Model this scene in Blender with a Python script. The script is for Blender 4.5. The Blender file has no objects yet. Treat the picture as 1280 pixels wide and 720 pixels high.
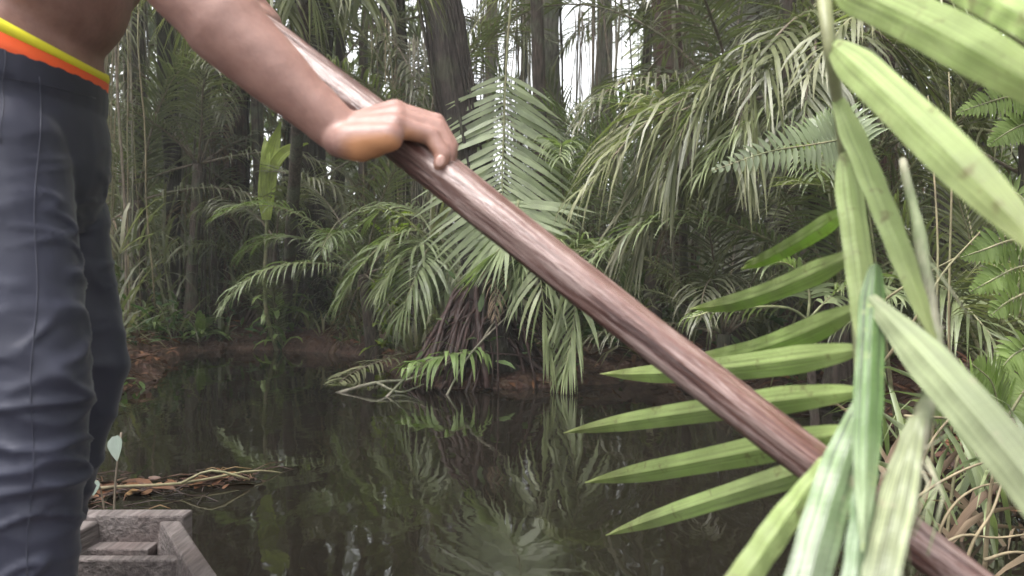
import bpy, bmesh, math, random
import numpy as np
from mathutils import Vector, Matrix, noise
R = math.radians
random.seed(7)
sc = bpy.context.scene
col = sc.collection

# ------------------------------------------------------------ camera
CAMZ = 0.75
cam_d = bpy.data.cameras.new('camera')
cam = bpy.data.objects.new('camera', cam_d); col.objects.link(cam)
cam.location = (0, 0, CAMZ); cam.rotation_euler = (R(90), 0, 0)
cam_d.sensor_width = 36; cam_d.lens = 36*1000/1280
cam_d.clip_start = 0.02; cam_d.clip_end = 900
cam_d.dof.use_dof = True; cam_d.dof.focus_distance = 2.6; cam_d.dof.aperture_fstop = 6.0
sc.camera = cam

# ------------------------------------------------------------ world, sun, exposure
SUN_EL, SUN_AZ = R(70), R(232)          # azimuth clockwise from +Y
w = bpy.data.worlds.new('World'); sc.world = w; w.use_nodes = True
nt = w.node_tree; nt.nodes.clear()
sky = nt.nodes.new('ShaderNodeTexSky'); sky.sky_type = 'NISHITA'; sky.sun_disc = False
sky.sun_elevation = SUN_EL; sky.sun_rotation = SUN_AZ
sky.air_density = 1.0; sky.dust_density = 4.0; sky.ozone_density = 1.0
hs = nt.nodes.new('ShaderNodeHueSaturation'); hs.inputs['Saturation'].default_value = 0.12
bg = nt.nodes.new('ShaderNodeBackground'); bg.inputs['Strength'].default_value = 0.15
wo = nt.nodes.new('ShaderNodeOutputWorld')
nt.links.new(sky.outputs[0], hs.inputs['Color']); nt.links.new(hs.outputs[0], bg.inputs['Color'])
nt.links.new(bg.outputs[0], wo.inputs['Surface'])
sd = bpy.data.lights.new('sun', 'SUN'); sd.energy = 1.5; sd.angle = R(25); sd.color = (1.0, 0.96, 0.92)
sun = bpy.data.objects.new('sun', sd); col.objects.link(sun)
dv = Vector((math.sin(SUN_AZ)*math.cos(SUN_EL), math.cos(SUN_AZ)*math.cos(SUN_EL), math.sin(SUN_EL)))
sun.rotation_euler = dv.to_track_quat('Z', 'Y').to_euler(); sun.location = dv*30
vs = sc.view_settings
vs.view_transform = 'Standard'; vs.look = 'None'; vs.gamma = 1; vs.exposure = 2.1
sc.cycles.max_bounces = 6; sc.cycles.diffuse_bounces = 3; sc.cycles.glossy_bounces = 3
sc.cycles.transmission_bounces = 3; sc.cycles.transparent_max_bounces = 4
sc.cycles.use_denoising = True

def P(px, py, d):
    """a point of the place seen at photo pixel (px, py), d metres ahead"""
    return Vector(((px-640)/1000*d, d, CAMZ+(360-py)/1000*d))

# ------------------------------------------------------------ object helpers
def tag(o, label=None, cat=None, group=None, kind=None):
    if label: o['label'] = label
    if cat: o['category'] = cat
    if group: o['group'] = group
    if kind: o['kind'] = kind
    return o
def empty(name, loc=(0, 0, 0), rz=0):
    o = bpy.data.objects.new(name, None); col.objects.link(o)
    o.location = loc; o.rotation_euler = (0, 0, rz); o.empty_display_size = .1
    return o
def link_mesh(name, me, parent=None, mat=None):
    o = bpy.data.objects.new(name, me); col.objects.link(o)
    if mat and not me.materials: me.materials.append(mat)
    if parent:
        o.parent = parent
        o.location = -parent.location if parent.parent is None and not getattr(parent, '_loc', False) else (0, 0, 0)
    return o

class MB:
    """collects world-space geometry with a per-vertex attribute lv = (random, along, across)"""
    def __init__(s): s.v = []; s.f = []; s.a = []
    def add(s, vs_, fs, at):
        n = len(s.v); s.v += [tuple(p) for p in vs_]; s.a += at
        s.f += [tuple(i+n for i in q) for q in fs]
    def tube(s, pts, rad, seg=8, r=None, cap=True, wob=0.0, sy=1.0):
        r = random.random() if r is None else r
        pts = [Vector(p) for p in pts]
        if not hasattr(rad, '__len__'): rad = [rad]*len(pts)
        vs_, at, fs = [], [], []
        prev = None
        for i, p in enumerate(pts):
            t = (pts[min(i+1, len(pts)-1)]-pts[max(i-1, 0)]).normalized()
            if prev is None:
                u = t.cross(Vector((0, 0, 1)));
                if u.length < .05: u = t.cross(Vector((0, 1, 0)))
                u.normalize()
            else: u = (prev-t*prev.dot(t)).normalized()
            prev = u; v = t.cross(u)
            for k in range(seg):
                a = 2*math.pi*k/seg
                rr = rad[i]*(1+wob*random.uniform(-1, 1))
                vs_.append(p+u*math.cos(a)*rr+v*math.sin(a)*rr*sy); at.append((r, i/(len(pts)-1), k/seg))
        for i in range(len(pts)-1):
            for k in range(seg):
                a, b = i*seg+k, i*seg+(k+1) % seg
                fs.append((a, b, b+seg, a+seg))
        if cap: fs += [tuple(range(seg))[::-1], tuple(range((len(pts)-1)*seg, len(pts)*seg))]
        s.add(vs_, fs, at)
    def box(s, c, size, rz=0, r=None, bev=0):
        r = random.random() if r is None else r
        x, y, z = size[0]/2, size[1]/2, size[2]/2
        m = Matrix.Rotation(rz, 3, 'Z'); c = Vector(c)
        vs_ = [c+m@Vector((sx*x, sy*y, sz*z)) for sx in (-1, 1) for sy in (-1, 1) for sz in (-1, 1)]
        s.add(vs_, [(0, 1, 3, 2), (4, 6, 7, 5), (0, 4, 5, 1), (2, 3, 7, 6), (0, 2, 6, 4), (1, 5, 7, 3)], [(r, 0, 0)]*8)
    def build(s, name, mat, parent=None, smooth=True, local=False):
        me = bpy.data.meshes.new(name)
        v = s.v
        if parent is not None and not local:
            o0 = parent_world(parent); v = [(a-o0[0], b-o0[1], c-o0[2]) for a, b, c in v]
        me.from_pydata(v, [], s.f)
        at = me.attributes.new('lv', 'FLOAT_VECTOR', 'POINT')
        at.data.foreach_set('vector', np.array(s.a, dtype=np.float32).ravel())
        if smooth: me.polygons.foreach_set('use_smooth', [True]*len(me.polygons))
        me.materials.append(mat)
        o = bpy.data.objects.new(name, me); col.objects.link(o)
        if parent: o.parent = parent
        return o
def parent_world(p):
    l = Vector(p.location)
    while p.parent: p = p.parent; l = l+Vector(p.location)
    return l

# ------------------------------------------------------------ materials
def newmat(name):
    m = bpy.data.materials.new(name); m.use_nodes = True
    n = m.node_tree.nodes; n.clear(); return m, n, m.node_tree.links
def ramp(n, stops):
    r = n.new('ShaderNodeValToRGB'); e = r.color_ramp.elements
    while len(e) > 1: e.remove(e[-1])
    e[0].position = stops[0][0]; e[0].color = (*stops[0][1], 1)
    for p, c in stops[1:]:
        x = e.new(p); x.color = (*c, 1)
    return r
def mixc(n, l, fac, a, b, mode='MIX'):
    m = n.new('ShaderNodeMix'); m.data_type = 'RGBA'; m.blend_type = mode
    for sock, val in ((m.inputs[0], fac), (m.inputs[6], a), (m.inputs[7], b)):
        if hasattr(val, 'links') or hasattr(val, 'is_linked'): l.new(val, sock)
        elif hasattr(val, '__len__'): sock.default_value = (*val, 1)
        else: sock.default_value = val
    return m.outputs[2]
def leafmat(name, stops, tip=(.16, .12, .05), tipamt=.35, rough=.5, trans=.35, vein=40, veinamt=.25, spots=0.0, spotcol=(.10, .07, .03), spotscale=30, spec=.4, objvar=.3):
    m, n, l = newmat(name)
    at = n.new('ShaderNodeAttribute'); at.attribute_name = 'lv'
    sep = n.new('ShaderNodeSeparateXYZ'); l.new(at.outputs['Vector'], sep.inputs[0])
    oi = n.new('ShaderNodeObjectInfo')
    ad = n.new('ShaderNodeMath'); ad.operation = 'MULTIPLY_ADD'
    sub = n.new('ShaderNodeMath'); sub.operation = 'SUBTRACT'; l.new(oi.outputs['Random'], sub.inputs[0]); sub.inputs[1].default_value = .5
    l.new(sub.outputs[0], ad.inputs[0]); ad.inputs[1].default_value = objvar; l.new(sep.outputs[0], ad.inputs[2])
    rp = ramp(n, stops); l.new(ad.outputs[0], rp.inputs[0])
    tc = n.new('ShaderNodeTexCoord')
    no = n.new('ShaderNodeTexNoise'); no.inputs['Scale'].default_value = 6; no.inputs['Detail'].default_value = 3
    l.new(tc.outputs['Object'], no.inputs['Vector'])
    # tips
    mr = n.new('ShaderNodeMapRange'); mr.inputs[1].default_value = .6; mr.inputs[2].default_value = 1.05; mr.inputs[4].default_value = 1
    l.new(sep.outputs[1], mr.inputs[0])
    mu = n.new('ShaderNodeMath'); mu.operation = 'MULTIPLY'; l.new(mr.outputs[0], mu.inputs[0]); mu.inputs[1].default_value = tipamt
    c1 = mixc(n, l, mu.outputs[0], rp.outputs[0], tip)
    # big patches
    mr2 = n.new('ShaderNodeMapRange'); mr2.inputs[1].default_value = .35; mr2.inputs[2].default_value = .7; mr2.inputs[3].default_value = .72; mr2.inputs[4].default_value = 1.2
    l.new(no.outputs[0], mr2.inputs[0])
    vm = n.new('ShaderNodeVectorMath'); vm.operation = 'SCALE'; l.new(c1, vm.inputs[0]); l.new(mr2.outputs[0], vm.inputs['Scale'])
    # parallel veins
    wv = n.new('ShaderNodeCombineXYZ'); mv = n.new('ShaderNodeMath'); mv.operation = 'MULTIPLY'; l.new(sep.outputs[2], mv.inputs[0]); mv.inputs[1].default_value = vein
    l.new(mv.outputs[0], wv.inputs[0]); l.new(sep.outputs[1], wv.inputs[1]); l.new(ad.outputs[0], wv.inputs[2])
    n2 = n.new('ShaderNodeTexNoise'); n2.inputs['Scale'].default_value = 1; n2.inputs['Detail'].default_value = 2; l.new(wv.outputs[0], n2.inputs['Vector'])
    mr3 = n.new('ShaderNodeMapRange'); mr3.inputs[1].default_value = .3; mr3.inputs[2].default_value = .7; mr3.inputs[3].default_value = 1-veinamt; mr3.inputs[4].default_value = 1+veinamt
    l.new(n2.outputs[0], mr3.inputs[0])
    vm2 = n.new('ShaderNodeVectorMath'); vm2.operation = 'SCALE'; l.new(vm.outputs[0], vm2.inputs[0]); l.new(mr3.outputs[0], vm2.inputs['Scale'])
    c = vm2.outputs[0]
    if spots:
        n3 = n.new('ShaderNodeTexNoise'); n3.inputs['Scale'].default_value = spotscale; n3.inputs['Detail'].default_value = 5; n3.inputs['Roughness'].default_value = .7
        l.new(tc.outputs['Object'], n3.inputs['Vector'])
        mr4 = n.new('ShaderNodeMapRange'); mr4.inputs[1].default_value = .58; mr4.inputs[2].default_value = .68; mr4.inputs[4].default_value = spots
        l.new(n3.outputs[0], mr4.inputs[0]); c = mixc(n, l, mr4.outputs[0], c, spotcol)
    bs = n.new('ShaderNodeBsdfPrincipled'); l.new(c, bs.inputs['Base Color']); bs.inputs['Roughness'].default_value = rough
    bs.inputs['Specular IOR Level'].default_value = spec
    bp = n.new('ShaderNodeBump'); bp.inputs['Strength'].default_value = .25; bp.inputs['Distance'].default_value = .002
    l.new(n2.outputs[0], bp.inputs['Height']); l.new(bp.outputs[0], bs.inputs['Normal'])
    tr = n.new('ShaderNodeBsdfTranslucent')
    tcol = mixc(n, l, 1.0, c, (1.0, 1.25, .5), 'MULTIPLY'); l.new(tcol, tr.inputs[0])
    mx = n.new('ShaderNodeMixShader'); mx.inputs[0].default_value = trans
    l.new(bs.outputs[0], mx.inputs[1]); l.new(tr.outputs[0], mx.inputs[2])
    o = n.new('ShaderNodeOutputMaterial'); l.new(mx.outputs[0], o.inputs[0])
    return m
def barkmat(name, c1, c2, c3, scale=6, stretch=.15, rough=.85, bump=.6, dist=.02, axis=2, spec=.3, patch=2.0, fine=30):
    m, n, l = newmat(name)
    tc = n.new('ShaderNodeTexCoord'); mp = n.new('ShaderNodeMapping')
    s = [1, 1, 1]; s[axis] = stretch; mp.inputs['Scale'].default_value = s
    l.new(tc.outputs['Object'], mp.inputs[0])
    a = n.new('ShaderNodeTexNoise'); a.inputs['Scale'].default_value = scale; a.inputs['Detail'].default_value = 6; a.inputs['Roughness'].default_value = .65
    b = n.new('ShaderNodeTexNoise'); b.inputs['Scale'].default_value = patch; b.inputs['Detail'].default_value = 4
    f = n.new('ShaderNodeTexNoise'); f.inputs['Scale'].default_value = fine; f.inputs['Detail'].default_value = 4
    l.new(mp.outputs[0], a.inputs['Vector']); l.new(tc.outputs['Object'], b.inputs['Vector']); l.new(mp.outputs[0], f.inputs['Vector'])
    r1 = ramp(n, [(.3, c1), (.7, c2)]); l.new(a.outputs[0], r1.inputs[0])
    r2 = ramp(n, [(.48, (0, 0, 0)), (.62, (1, 1, 1))]); l.new(b.outputs[0], r2.inputs[0])
    mm = n.new('ShaderNodeMath'); mm.operation = 'MULTIPLY'; l.new(r2.outputs[0], mm.inputs[0]); mm.inputs[1].default_value = .7
    c = mixc(n, l, mm.outputs[0], r1.outputs[0], c3)
    fr = n.new('ShaderNodeMapRange'); fr.inputs[1].default_value = .3; fr.inputs[2].default_value = .7; fr.inputs[3].default_value = .7; fr.inputs[4].default_value = 1.3
    l.new(f.outputs[0], fr.inputs[0]); v = n.new('ShaderNodeVectorMath'); v.operation = 'SCALE'; l.new(c, v.inputs[0]); l.new(fr.outputs[0], v.inputs['Scale'])
    bs = n.new('ShaderNodeBsdfPrincipled'); l.new(v.outputs[0], bs.inputs['Base Color']); bs.inputs['Roughness'].default_value = rough
    bs.inputs['Specular IOR Level'].default_value = spec
    ad = n.new('ShaderNodeMath'); ad.operation = 'ADD'; l.new(a.outputs[0], ad.inputs[0]); l.new(f.outputs[0], ad.inputs[1])
    bp = n.new('ShaderNodeBump'); bp.inputs['Strength'].default_value = bump; bp.inputs['Distance'].default_value = dist
    l.new(ad.outputs[0], bp.inputs['Height']); l.new(bp.outputs[0], bs.inputs['Normal'])
    o = n.new('ShaderNodeOutputMaterial'); l.new(bs.outputs[0], o.inputs[0]); return m

M = {}
M['palm'] = leafmat('palm_leaf', [(.0, (.085, .095, .045)), (.45, (.145, .158, .078)), (.8, (.205, .21, .115)), (1, (.28, .255, .165))], tip=(.17, .14, .08), rough=.42, spec=.55)
M['palmgrey'] = leafmat('grey_palm_leaf', [(.0, (.095, .10, .065)), (.5, (.15, .155, .10)), (1, (.24, .23, .155))], tip=(.2, .17, .11), tipamt=.5, rough=.45, spec=.5)
M['palmlight'] = leafmat('pale_palm_leaf', [(.0, (.13, .165, .08)), (.5, (.20, .24, .12)), (1, (.28, .31, .17))], tip=(.22, .24, .12), rough=.42, spec=.55)
M['palmpale'] = leafmat('pale_hanging_leaf', [(.0, (.22, .27, .15)), (.5, (.30, .345, .20)), (1, (.36, .40, .25))], tip=(.26, .28, .16), tipamt=.25, rough=.4, spec=.6)
M['barkblack'] = barkmat('black_bark', (.016, .013, .012), (.055, .042, .036), (.06, .06, .04), scale=24, patch=5, fine=70, bump=.9)
M['palmbright'] = leafmat('young_palm_leaf', [(.0, (.18, .235, .04)), (1, (.36, .42, .09))], tip=(.3, .33, .08), rough=.45, trans=.45)
M['dead'] = leafmat('dead_palm_leaf', [(.0, (.09, .055, .035)), (.5, (.15, .10, .065)), (1, (.24, .18, .12))], tip=(.12, .08, .05), trans=.15, rough=.7)
M['fern'] = leafmat('fern_leaf', [(.0, (.11, .16, .045)), (1, (.20, .27, .085))], tip=(.21, .27, .08), rough=.5, trans=.4)
M['fernblue'] = leafmat('blue_fern_leaf', [(.0, (.15, .19, .10)), (1, (.24, .28, .17))], tip=(.18, .25, .07), tipamt=.5, rough=.4, spec=.6)
M['near'] = leafmat('near_leaflet', [(.0, (.32, .39, .16)), (.5, (.38, .45, .20)), (1, (.43, .50, .25))], tip=(.30, .28, .12), tipamt=.5, rough=.5, vein=30, veinamt=.26, spots=.75, spotcol=(.17, .15, .07), spotscale=46, spec=.4, trans=.5)
M['nearpale'] = leafmat('pale_underside_leaflet', [(.0, (.19, .225, .12)), (1, (.26, .295, .17))], tip=(.3, .31, .18), rough=.6, vein=24, veinamt=.25, spots=.7, spotcol=(.34, .29, .21), spotscale=16, trans=.25)
M['shred'] = leafmat('streaked_blade', [(.0, (.07, .15, .05)), (.5, (.13, .19, .09)), (1, (.24, .25, .15))], tip=(.30, .33, .25), tipamt=.8, rough=.45, vein=26, veinamt=.75, spots=.85, spotcol=(.34, .30, .21), spotscale=19, spec=.6, trans=.2)
M['glossy'] = leafmat('glossy_green_blade', [(.0, (.05, .10, .025)), (1, (.12, .20, .06))], tip=(.24, .28, .17), tipamt=.9, rough=.5, vein=26, veinamt=.75, spots=.8, spotcol=(.26, .30, .10), spotscale=26, spec=.6, trans=.25)
M['broad'] = leafmat('broad_leaf', [(.0, (.035, .07, .025)), (.6, (.07, .12, .045)), (1, (.13, .19, .07))], tip=(.1, .14, .05), vein=12)
M['tree'] = leafmat('tree_leaf', [(.0, (.06, .072, .035)), (.6, (.11, .125, .06)), (1, (.18, .18, .10))], tip=(.1, .13, .05), vein=8, trans=.4)
M['litter'] = leafmat('fallen_leaf', [(.0, (.06, .025, .018)), (.5, (.13, .055, .03)), (1, (.25, .12, .06))], tip=(.1, .05, .03), trans=.1, rough=.55)
M['rachis'] = barkmat('green_rachis', (.12, .14, .07), (.24, .24, .13), (.22, .19, .12), scale=12, stretch=1, rough=.5, bump=.2, dist=.004, patch=4)
M['rachisd'] = barkmat('brown_rachis', (.10, .08, .06), (.2, .16, .12), (.13, .13, .08), scale=12, stretch=1, rough=.6, bump=.2, dist=.004, patch=4)
M['bark'] = barkmat('dark_bark', (.035, .028, .024), (.12, .09, .075), (.10, .11, .075), scale=24, patch=5, fine=70, bump=.9)
M['barkred'] = barkmat('red_bark', (.035, .020, .018), (.13, .075, .06), (.10, .09, .065), scale=26, patch=6, fine=70, bump=.9)
M['barkgrey'] = barkmat('lichen_bark', (.09, .085, .07), (.27, .25, .21), (.16, .18, .12), scale=26, patch=6, fine=70, bump=.9)
M['vine'] = barkmat('vine_bark', (.09, .08, .06), (.30, .27, .21), (.15, .17, .10), scale=14)
M['root'] = barkmat('wet_root', (.018, .009, .008), (.07, .032, .026), (.035, .022, .018), scale=14, stretch=.6, rough=.55, spec=.5)
M['drystem'] = barkmat('dry_stem', (.12, .10, .06), (.26, .21, .13), (.17, .17, .09), scale=20, stretch=.5, rough=.6, bump=.3, dist=.004)
M['wood'] = barkmat('weathered_wood', (.075, .062, .060), (.17, .145, .138), (.11, .085, .08), scale=30, stretch=.08, axis=1, rough=.75, bump=.8, dist=.006, patch=9, fine=120)

# ------------------------------------------------------------ terrain and water
shore = [(2.6, -6), (2.4, -1), (1.55, .7), (1.35, 1.8), (1.75, 2.7), (1.95, 3.8), (2.0, 5.0), (1.6, 5.9), (.9, 6.25), (.3, 6.0), (-.2, 5.8), (-.6, 5.95), (-1.0, 7.0), (-1.5, 8.7),
         (-2.3, 9.4), (-3.2, 9.7), (-3.75, 9.3), (-3.55, 8.0), (-2.95, 6.9), (-2.75, 6.2), (-3.0, 5.4), (-3.6, 3.6), (-3.3, 1.5), (-3.6, -1), (-3.8, -6), (-4, -14), (3, -14)]
SH = np.array(shore)
def sdist(X, Y):
    """signed distance to the water's edge, positive on land"""
    x = X.ravel(); y = Y.ravel(); d = np.full(x.shape, 1e9); ins = np.zeros(x.shape, bool)
    for i in range(len(SH)):
        a = SH[i]; b = SH[(i+1) % len(SH)]; e = b-a
        t = np.clip(((x-a[0])*e[0]+(y-a[1])*e[1])/(e@e), 0, 1)
        d = np.minimum(d, np.hypot(x-a[0]-t*e[0], y-a[1]-t*e[1]))
        c = ((a[1] > y) != (b[1] > y)) & (x < (b[0]-a[0])*(y-a[1])/(b[1]-a[1]+1e-12)+a[0]); ins ^= c
    return np.where(ins, -d, d).reshape(X.shape)
def nz(x, y, s, o=0): return noise.noise(Vector((x*s, y*s, o)))
def hgt(x, y, d):
    n_ = .09*nz(x, y, 1.6)+.05*nz(x, y, 4.5, 3)
    if d < 0: return max(-.9, d*.9-.03)+n_*.4
    return -.03+.30*(1-math.exp(-(d+n_*2)/.35)) + .12*min(d, 12)/4 + n_
def ground_z(x, y): return hgt(x, y, float(sdist(np.array([x]), np.array([y]))[0]))
def axis(lo, hi, fine, a, b):
    c = list(np.arange(a, b, fine)); s = fine; x = b
    while x < hi: c.append(x); s *= 1.22; x += s
    c.append(hi); s = fine; x = a-fine; pre = []
    while x > lo: pre.append(x); s *= 1.22; x -= s
    pre.append(lo); return np.array(pre[::-1]+c)
xs = axis(-400, 400, .11, -7, 4.5); ys = axis(-400, 500, .11, -1, 13)
X, Y = np.meshgrid(xs, ys); D = sdist(X, Y)
g = MB(); W = len(xs)
gv = [(float(X[j, i]), float(Y[j, i]), hgt(float(X[j, i]), float(Y[j, i]), float(D[j, i]))) for j in range(len(ys)) for i in range(W)]
g.add(gv, [(j*W+i, j*W+i+1, (j+1)*W+i+1, (j+1)*W+i) for j in range(len(ys)-1) for i in range(W-1)], [(0, 0, 0)]*len(gv))
def groundmat():
    m, n, l = newmat('mud_and_litter')
    tc = n.new('ShaderNodeTexCoord')
    a = n.new('ShaderNodeTexNoise'); a.inputs['Scale'].default_value = 3; a.inputs['Detail'].default_value = 8; a.inputs['Roughness'].default_value = .7
    v = n.new('ShaderNodeTexVoronoi'); v.inputs['Scale'].default_value = 22
    l.new(tc.outputs['Object'], a.inputs['Vector']); l.new(tc.outputs['Object'], v.inputs['Vector'])
    r = ramp(n, [(.3, (.018, .010, .008)), (.55, (.05, .025, .018)), (.75, (.06, .055, .03))]); l.new(a.outputs[0], r.inputs[0])
    r2 = ramp(n, [(.0, (.03, .015, .01)), (.5, (.09, .04, .025)), (1, (.14, .09, .05))]); l.new(v.outputs['Color'], r2.inputs[0])
    c = mixc(n, l, .5, r.outputs[0], r2.outputs[0])
    bs = n.new('ShaderNodeBsdfPrincipled'); l.new(c, bs.inputs['Base Color']); bs.inputs['Roughness'].default_value = .7
    bp = n.new('ShaderNodeBump'); bp.inputs['Strength'].default_value = .8; bp.inputs['Distance'].default_value = .03
    ad = n.new('ShaderNodeMath'); ad.operation = 'ADD'; l.new(a.outputs[0], ad.inputs[0]); l.new(v.outputs['Distance'], ad.inputs[1])
    l.new(ad.outputs[0], bp.inputs['Height']); l.new(bp.outputs[0], bs.inputs['Normal'])
    o = n.new('ShaderNodeOutputMaterial'); l.new(bs.outputs[0], o.inputs[0]); return m
tag(g.build('ground', groundmat()), kind='structure')
def watermat():
    m, n, l = newmat('dark_swamp_water')
    tc = n.new('ShaderNodeTexCoord')
    mp = n.new('ShaderNodeMapping'); mp.inputs['Scale'].default_value = (1.0, .55, 1); l.new(tc.outputs['Object'], mp.inputs[0])
    a = n.new('ShaderNodeTexNoise'); a.inputs['Scale'].default_value = 2.2; a.inputs['Detail'].default_value = 3; a.inputs['Roughness'].default_value = .5
    b = n.new('ShaderNodeTexNoise'); b.inputs['Scale'].default_value = 14; b.inputs['Detail'].default_value = 2
    l.new(mp.outputs[0], a.inputs['Vector']); l.new(mp.outputs[0], b.inputs['Vector'])
    ma = n.new('ShaderNodeMath'); ma.operation = 'MULTIPLY_ADD'; l.new(b.outputs[0], ma.inputs[0]); ma.inputs[1].default_value = .09; l.new(a.outputs[0], ma.inputs[2])
    bp = n.new('ShaderNodeBump'); bp.inputs['Strength'].default_value = .16; bp.inputs['Distance'].default_value = .03
    l.new(ma.outputs[0], bp.inputs['Height'])
    bs = n.new('ShaderNodeBsdfPrincipled'); bs.inputs['Base Color'].default_value = (.009, .0075, .0055, 1)
    bs.inputs['Roughness'].default_value = .035; bs.inputs['IOR'].default_value = 1.33; bs.inputs['Specular IOR Level'].default_value = .95
    l.new(bp.outputs[0], bs.inputs['Normal'])
    o = n.new('ShaderNodeOutputMaterial'); l.new(bs.outputs[0], o.inputs[0]); return m
wb = MB(); wb.add([(-400, -400, 0), (400, -400, 0), (400, 500, 0), (-400, 500, 0)], [(0, 1, 2, 3)], [(0, 0, 0)]*4)
tag(wb.build('water', watermat(), smooth=False), kind='structure')

# ------------------------------------------------------------ haze volume, added to brighten and soften the wood behind
hz = MB(); hz.box((0, 46, 12), (250, 190, 27)); m_, n_, l_ = newmat('pale_haze')
pvol = n_.new('ShaderNodeVolumePrincipled'); pvol.inputs['Color'].default_value = (.93, .96, .93, 1); pvol.inputs['Density'].default_value = .0036; pvol.inputs['Anisotropy'].default_value = .2
on_ = n_.new('ShaderNodeOutputMaterial'); l_.new(pvol.outputs[0], on_.inputs['Volume'])
tag(hz.build('haze', m_, smooth=False), kind='stuff', label='added pale haze veiling and lightening the wood', cat='haze')

# ------------------------------------------------------------ leaf and frond makers
UP = Vector((0, 0, 1))
def strip(mb, base, d0, nrm, L, wd, g, segs=5, r=None, fold=.0, wide=1, prof=None, curl=0):
    """a leaf blade leaving base along d0; gravity g bends it; nrm = face normal at the base"""
    r = random.random() if r is None else r
    p = Vector(base); d = Vector(d0).normalized(); st = L/segs
    vs_, at, fs = [], [], []
    cols = 3 if wide == 3 else 2
    for i in range(segs+1):
        t = i/segs
        if prof: ww = prof(t)*wd
        else: ww = wd*(min(1, .35+t*3.2) if t < .25 else (1-((t-.25)/.75)**1.7)*.98+.02)
        s = d.cross(nrm)
        if s.length < .05: s = d.cross(UP)
        s.normalize(); nn = s.cross(d)
        if cols == 2:
            vs_ += [p-s*ww/2, p+s*ww/2]; at += [(r, t, 0), (r, t, 1)]
        else:
            vs_ += [p-s*ww/2+nn*fold*ww, p, p+s*ww/2+nn*fold*ww]; at += [(r, t, 0), (r, t, .5), (r, t, 1)]
        p = p+d*st
        d = (d+Vector((0, 0, -g))*(.4+t)/segs*2+s*curl/segs).normalized()
    for i in range(segs):
        for k in range(cols-1):
            a = i*cols+k; fs.append((a, a+1, a+1+cols, a+cols))
    mb.add(vs_, fs, at)
def catmull(pts, n):
    pts = [Vector(p) for p in pts]; out = []
    q = [pts[0]*2-pts[1]]+pts+[pts[-1]*2-pts[-2]]
    for k in range(n+1):
        u = k/n*(len(pts)-1); i = min(int(u), len(pts)-2); t = u-i
        a, b, c, d = q[i:i+4]
        out.append(.5*((2*b)+(c-a)*t+(2*a-5*b+4*c-d)*t*t+(3*b-a-3*c+d)*t**3))
    return out
def frond(lb, rb, path, L=.5, wd=.025, n=34, side=None, ang=(62, 22), g=.5, start=.12, rr=.012, lift=.15, jit=.12, segs=4, wide=1, miss=.0, sides=(-1, 1), rseed=None, fold=.15, env=None):
    """one palm or fern frond along path (world points): leaflets into lb, rachis into rb"""
    N = 16; c = catmull(path, N)
    rb.tube(c, [rr*(1-.85*i/N)+.0012 for i in range(N+1)], seg=5)
    rv = random.random() if rseed is None else rseed
    for k in range(n):
        t = start+(1-start)*(k+.5)/n
        u = t*N; i = min(int(u), N-1); p = c[i].lerp(c[i+1], u-i)
        tg = (c[min(i+1, N)]-c[max(i-1, 0)]).normalized()
        if side is None:
            sd_ = tg.cross(UP)
            if sd_.length < .1: sd_ = Vector((1, 0, 0))
            sd_.normalize()
        else: sd_ = (Vector(side)-tg*Vector(side).dot(tg)).normalized()
        nr = sd_.cross(tg)
        tt = (k+.5)/n
        e = env(tt) if env else (math.sin(math.pi*min(1, .18+tt*.62+ .0))**.7 if tt < .5 else (1-((tt-.5)/.5)**2.2*.62))
        a = R(ang[0]+(ang[1]-ang[0])*tt)
        for s in sides:
            if random.random() < miss: continue
            aa = a+random.gauss(0, jit*.5)
            d0 = sd_*s*math.sin(aa)+tg*math.cos(aa)+nr*(lift+random.gauss(0, jit))
            strip(lb, p, d0, nr+sd_*s*random.gauss(.1, .35), L*e*random.uniform(.88, 1.06), wd*(.75+.25*e)*random.uniform(.85, 1.1), g*random.uniform(.7, 1.3), segs=segs, r=min(1, max(0, rv*.6+random.random()*.4)), wide=wide, fold=fold)
def make_frond(parent, path, lm, rm, **k):
    lb, rb = MB(), MB(); frond(lb, rb, path, **k)
    f = lb.build('frond', lm, parent); rb.build('rachis', rm, f) if False else None
    fo = parent_world(parent)
    r_ = rb.build('rachis', rm, parent)
    r_.parent = f
    return f

# frond templates (x forward, gravity down) shared by many palms
def template(e0, bend, Lf, L, wd, n, g, lm, rm, seed, **k):
    random.seed(seed)
    lb, rb = MB(), MB(); p = Vector((0, 0, 0)); e = R(e0); pts = [p.copy()]
    for i in range(10):
        p = p+Vector((math.cos(e), random.gauss(0, .03), math.sin(e)))*Lf/10; pts.append(p.copy()); e -= R(bend)/10*(.4+1.2*i/10)
    frond(lb, rb, pts, L=L, wd=wd, n=n, g=g, rr=.016, **k)
    f = lb.build('frond', lm); r_ = rb.build('rachis', rm)
    a, b = f.data, r_.data
    bpy.data.objects.remove(f); bpy.data.objects.remove(r_)
    return a, b
TP = {}
for nm, lm, rm in (('g', 'palm', 'rachis'), ('y', 'palmgrey', 'rachisd'), ('l', 'palmlight', 'rachis')):
    TP[nm] = [template(82, 50, 2.6, .62, .026, 40, .55, M[lm], M[rm], 11+len(nm)),
              template(68, 85, 2.7, .66, .027, 42, .8, M[lm], M[rm], 12),
              template(55, 110, 2.6, .64, .026, 42, 1.1, M[lm], M[rm], 13),
              template(38, 100, 2.4, .60, .026, 40, 1.3, M[lm], M[rm], 14, miss=.06),
              template(15, 85, 2.2, .58, .025, 38, 1.5, M[lm], M[rm], 15, miss=.12),
              template(-15, 65, 2.0, .55, .024, 36, 1.5, M[lm], M[rm], 16, miss=.2)]
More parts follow.
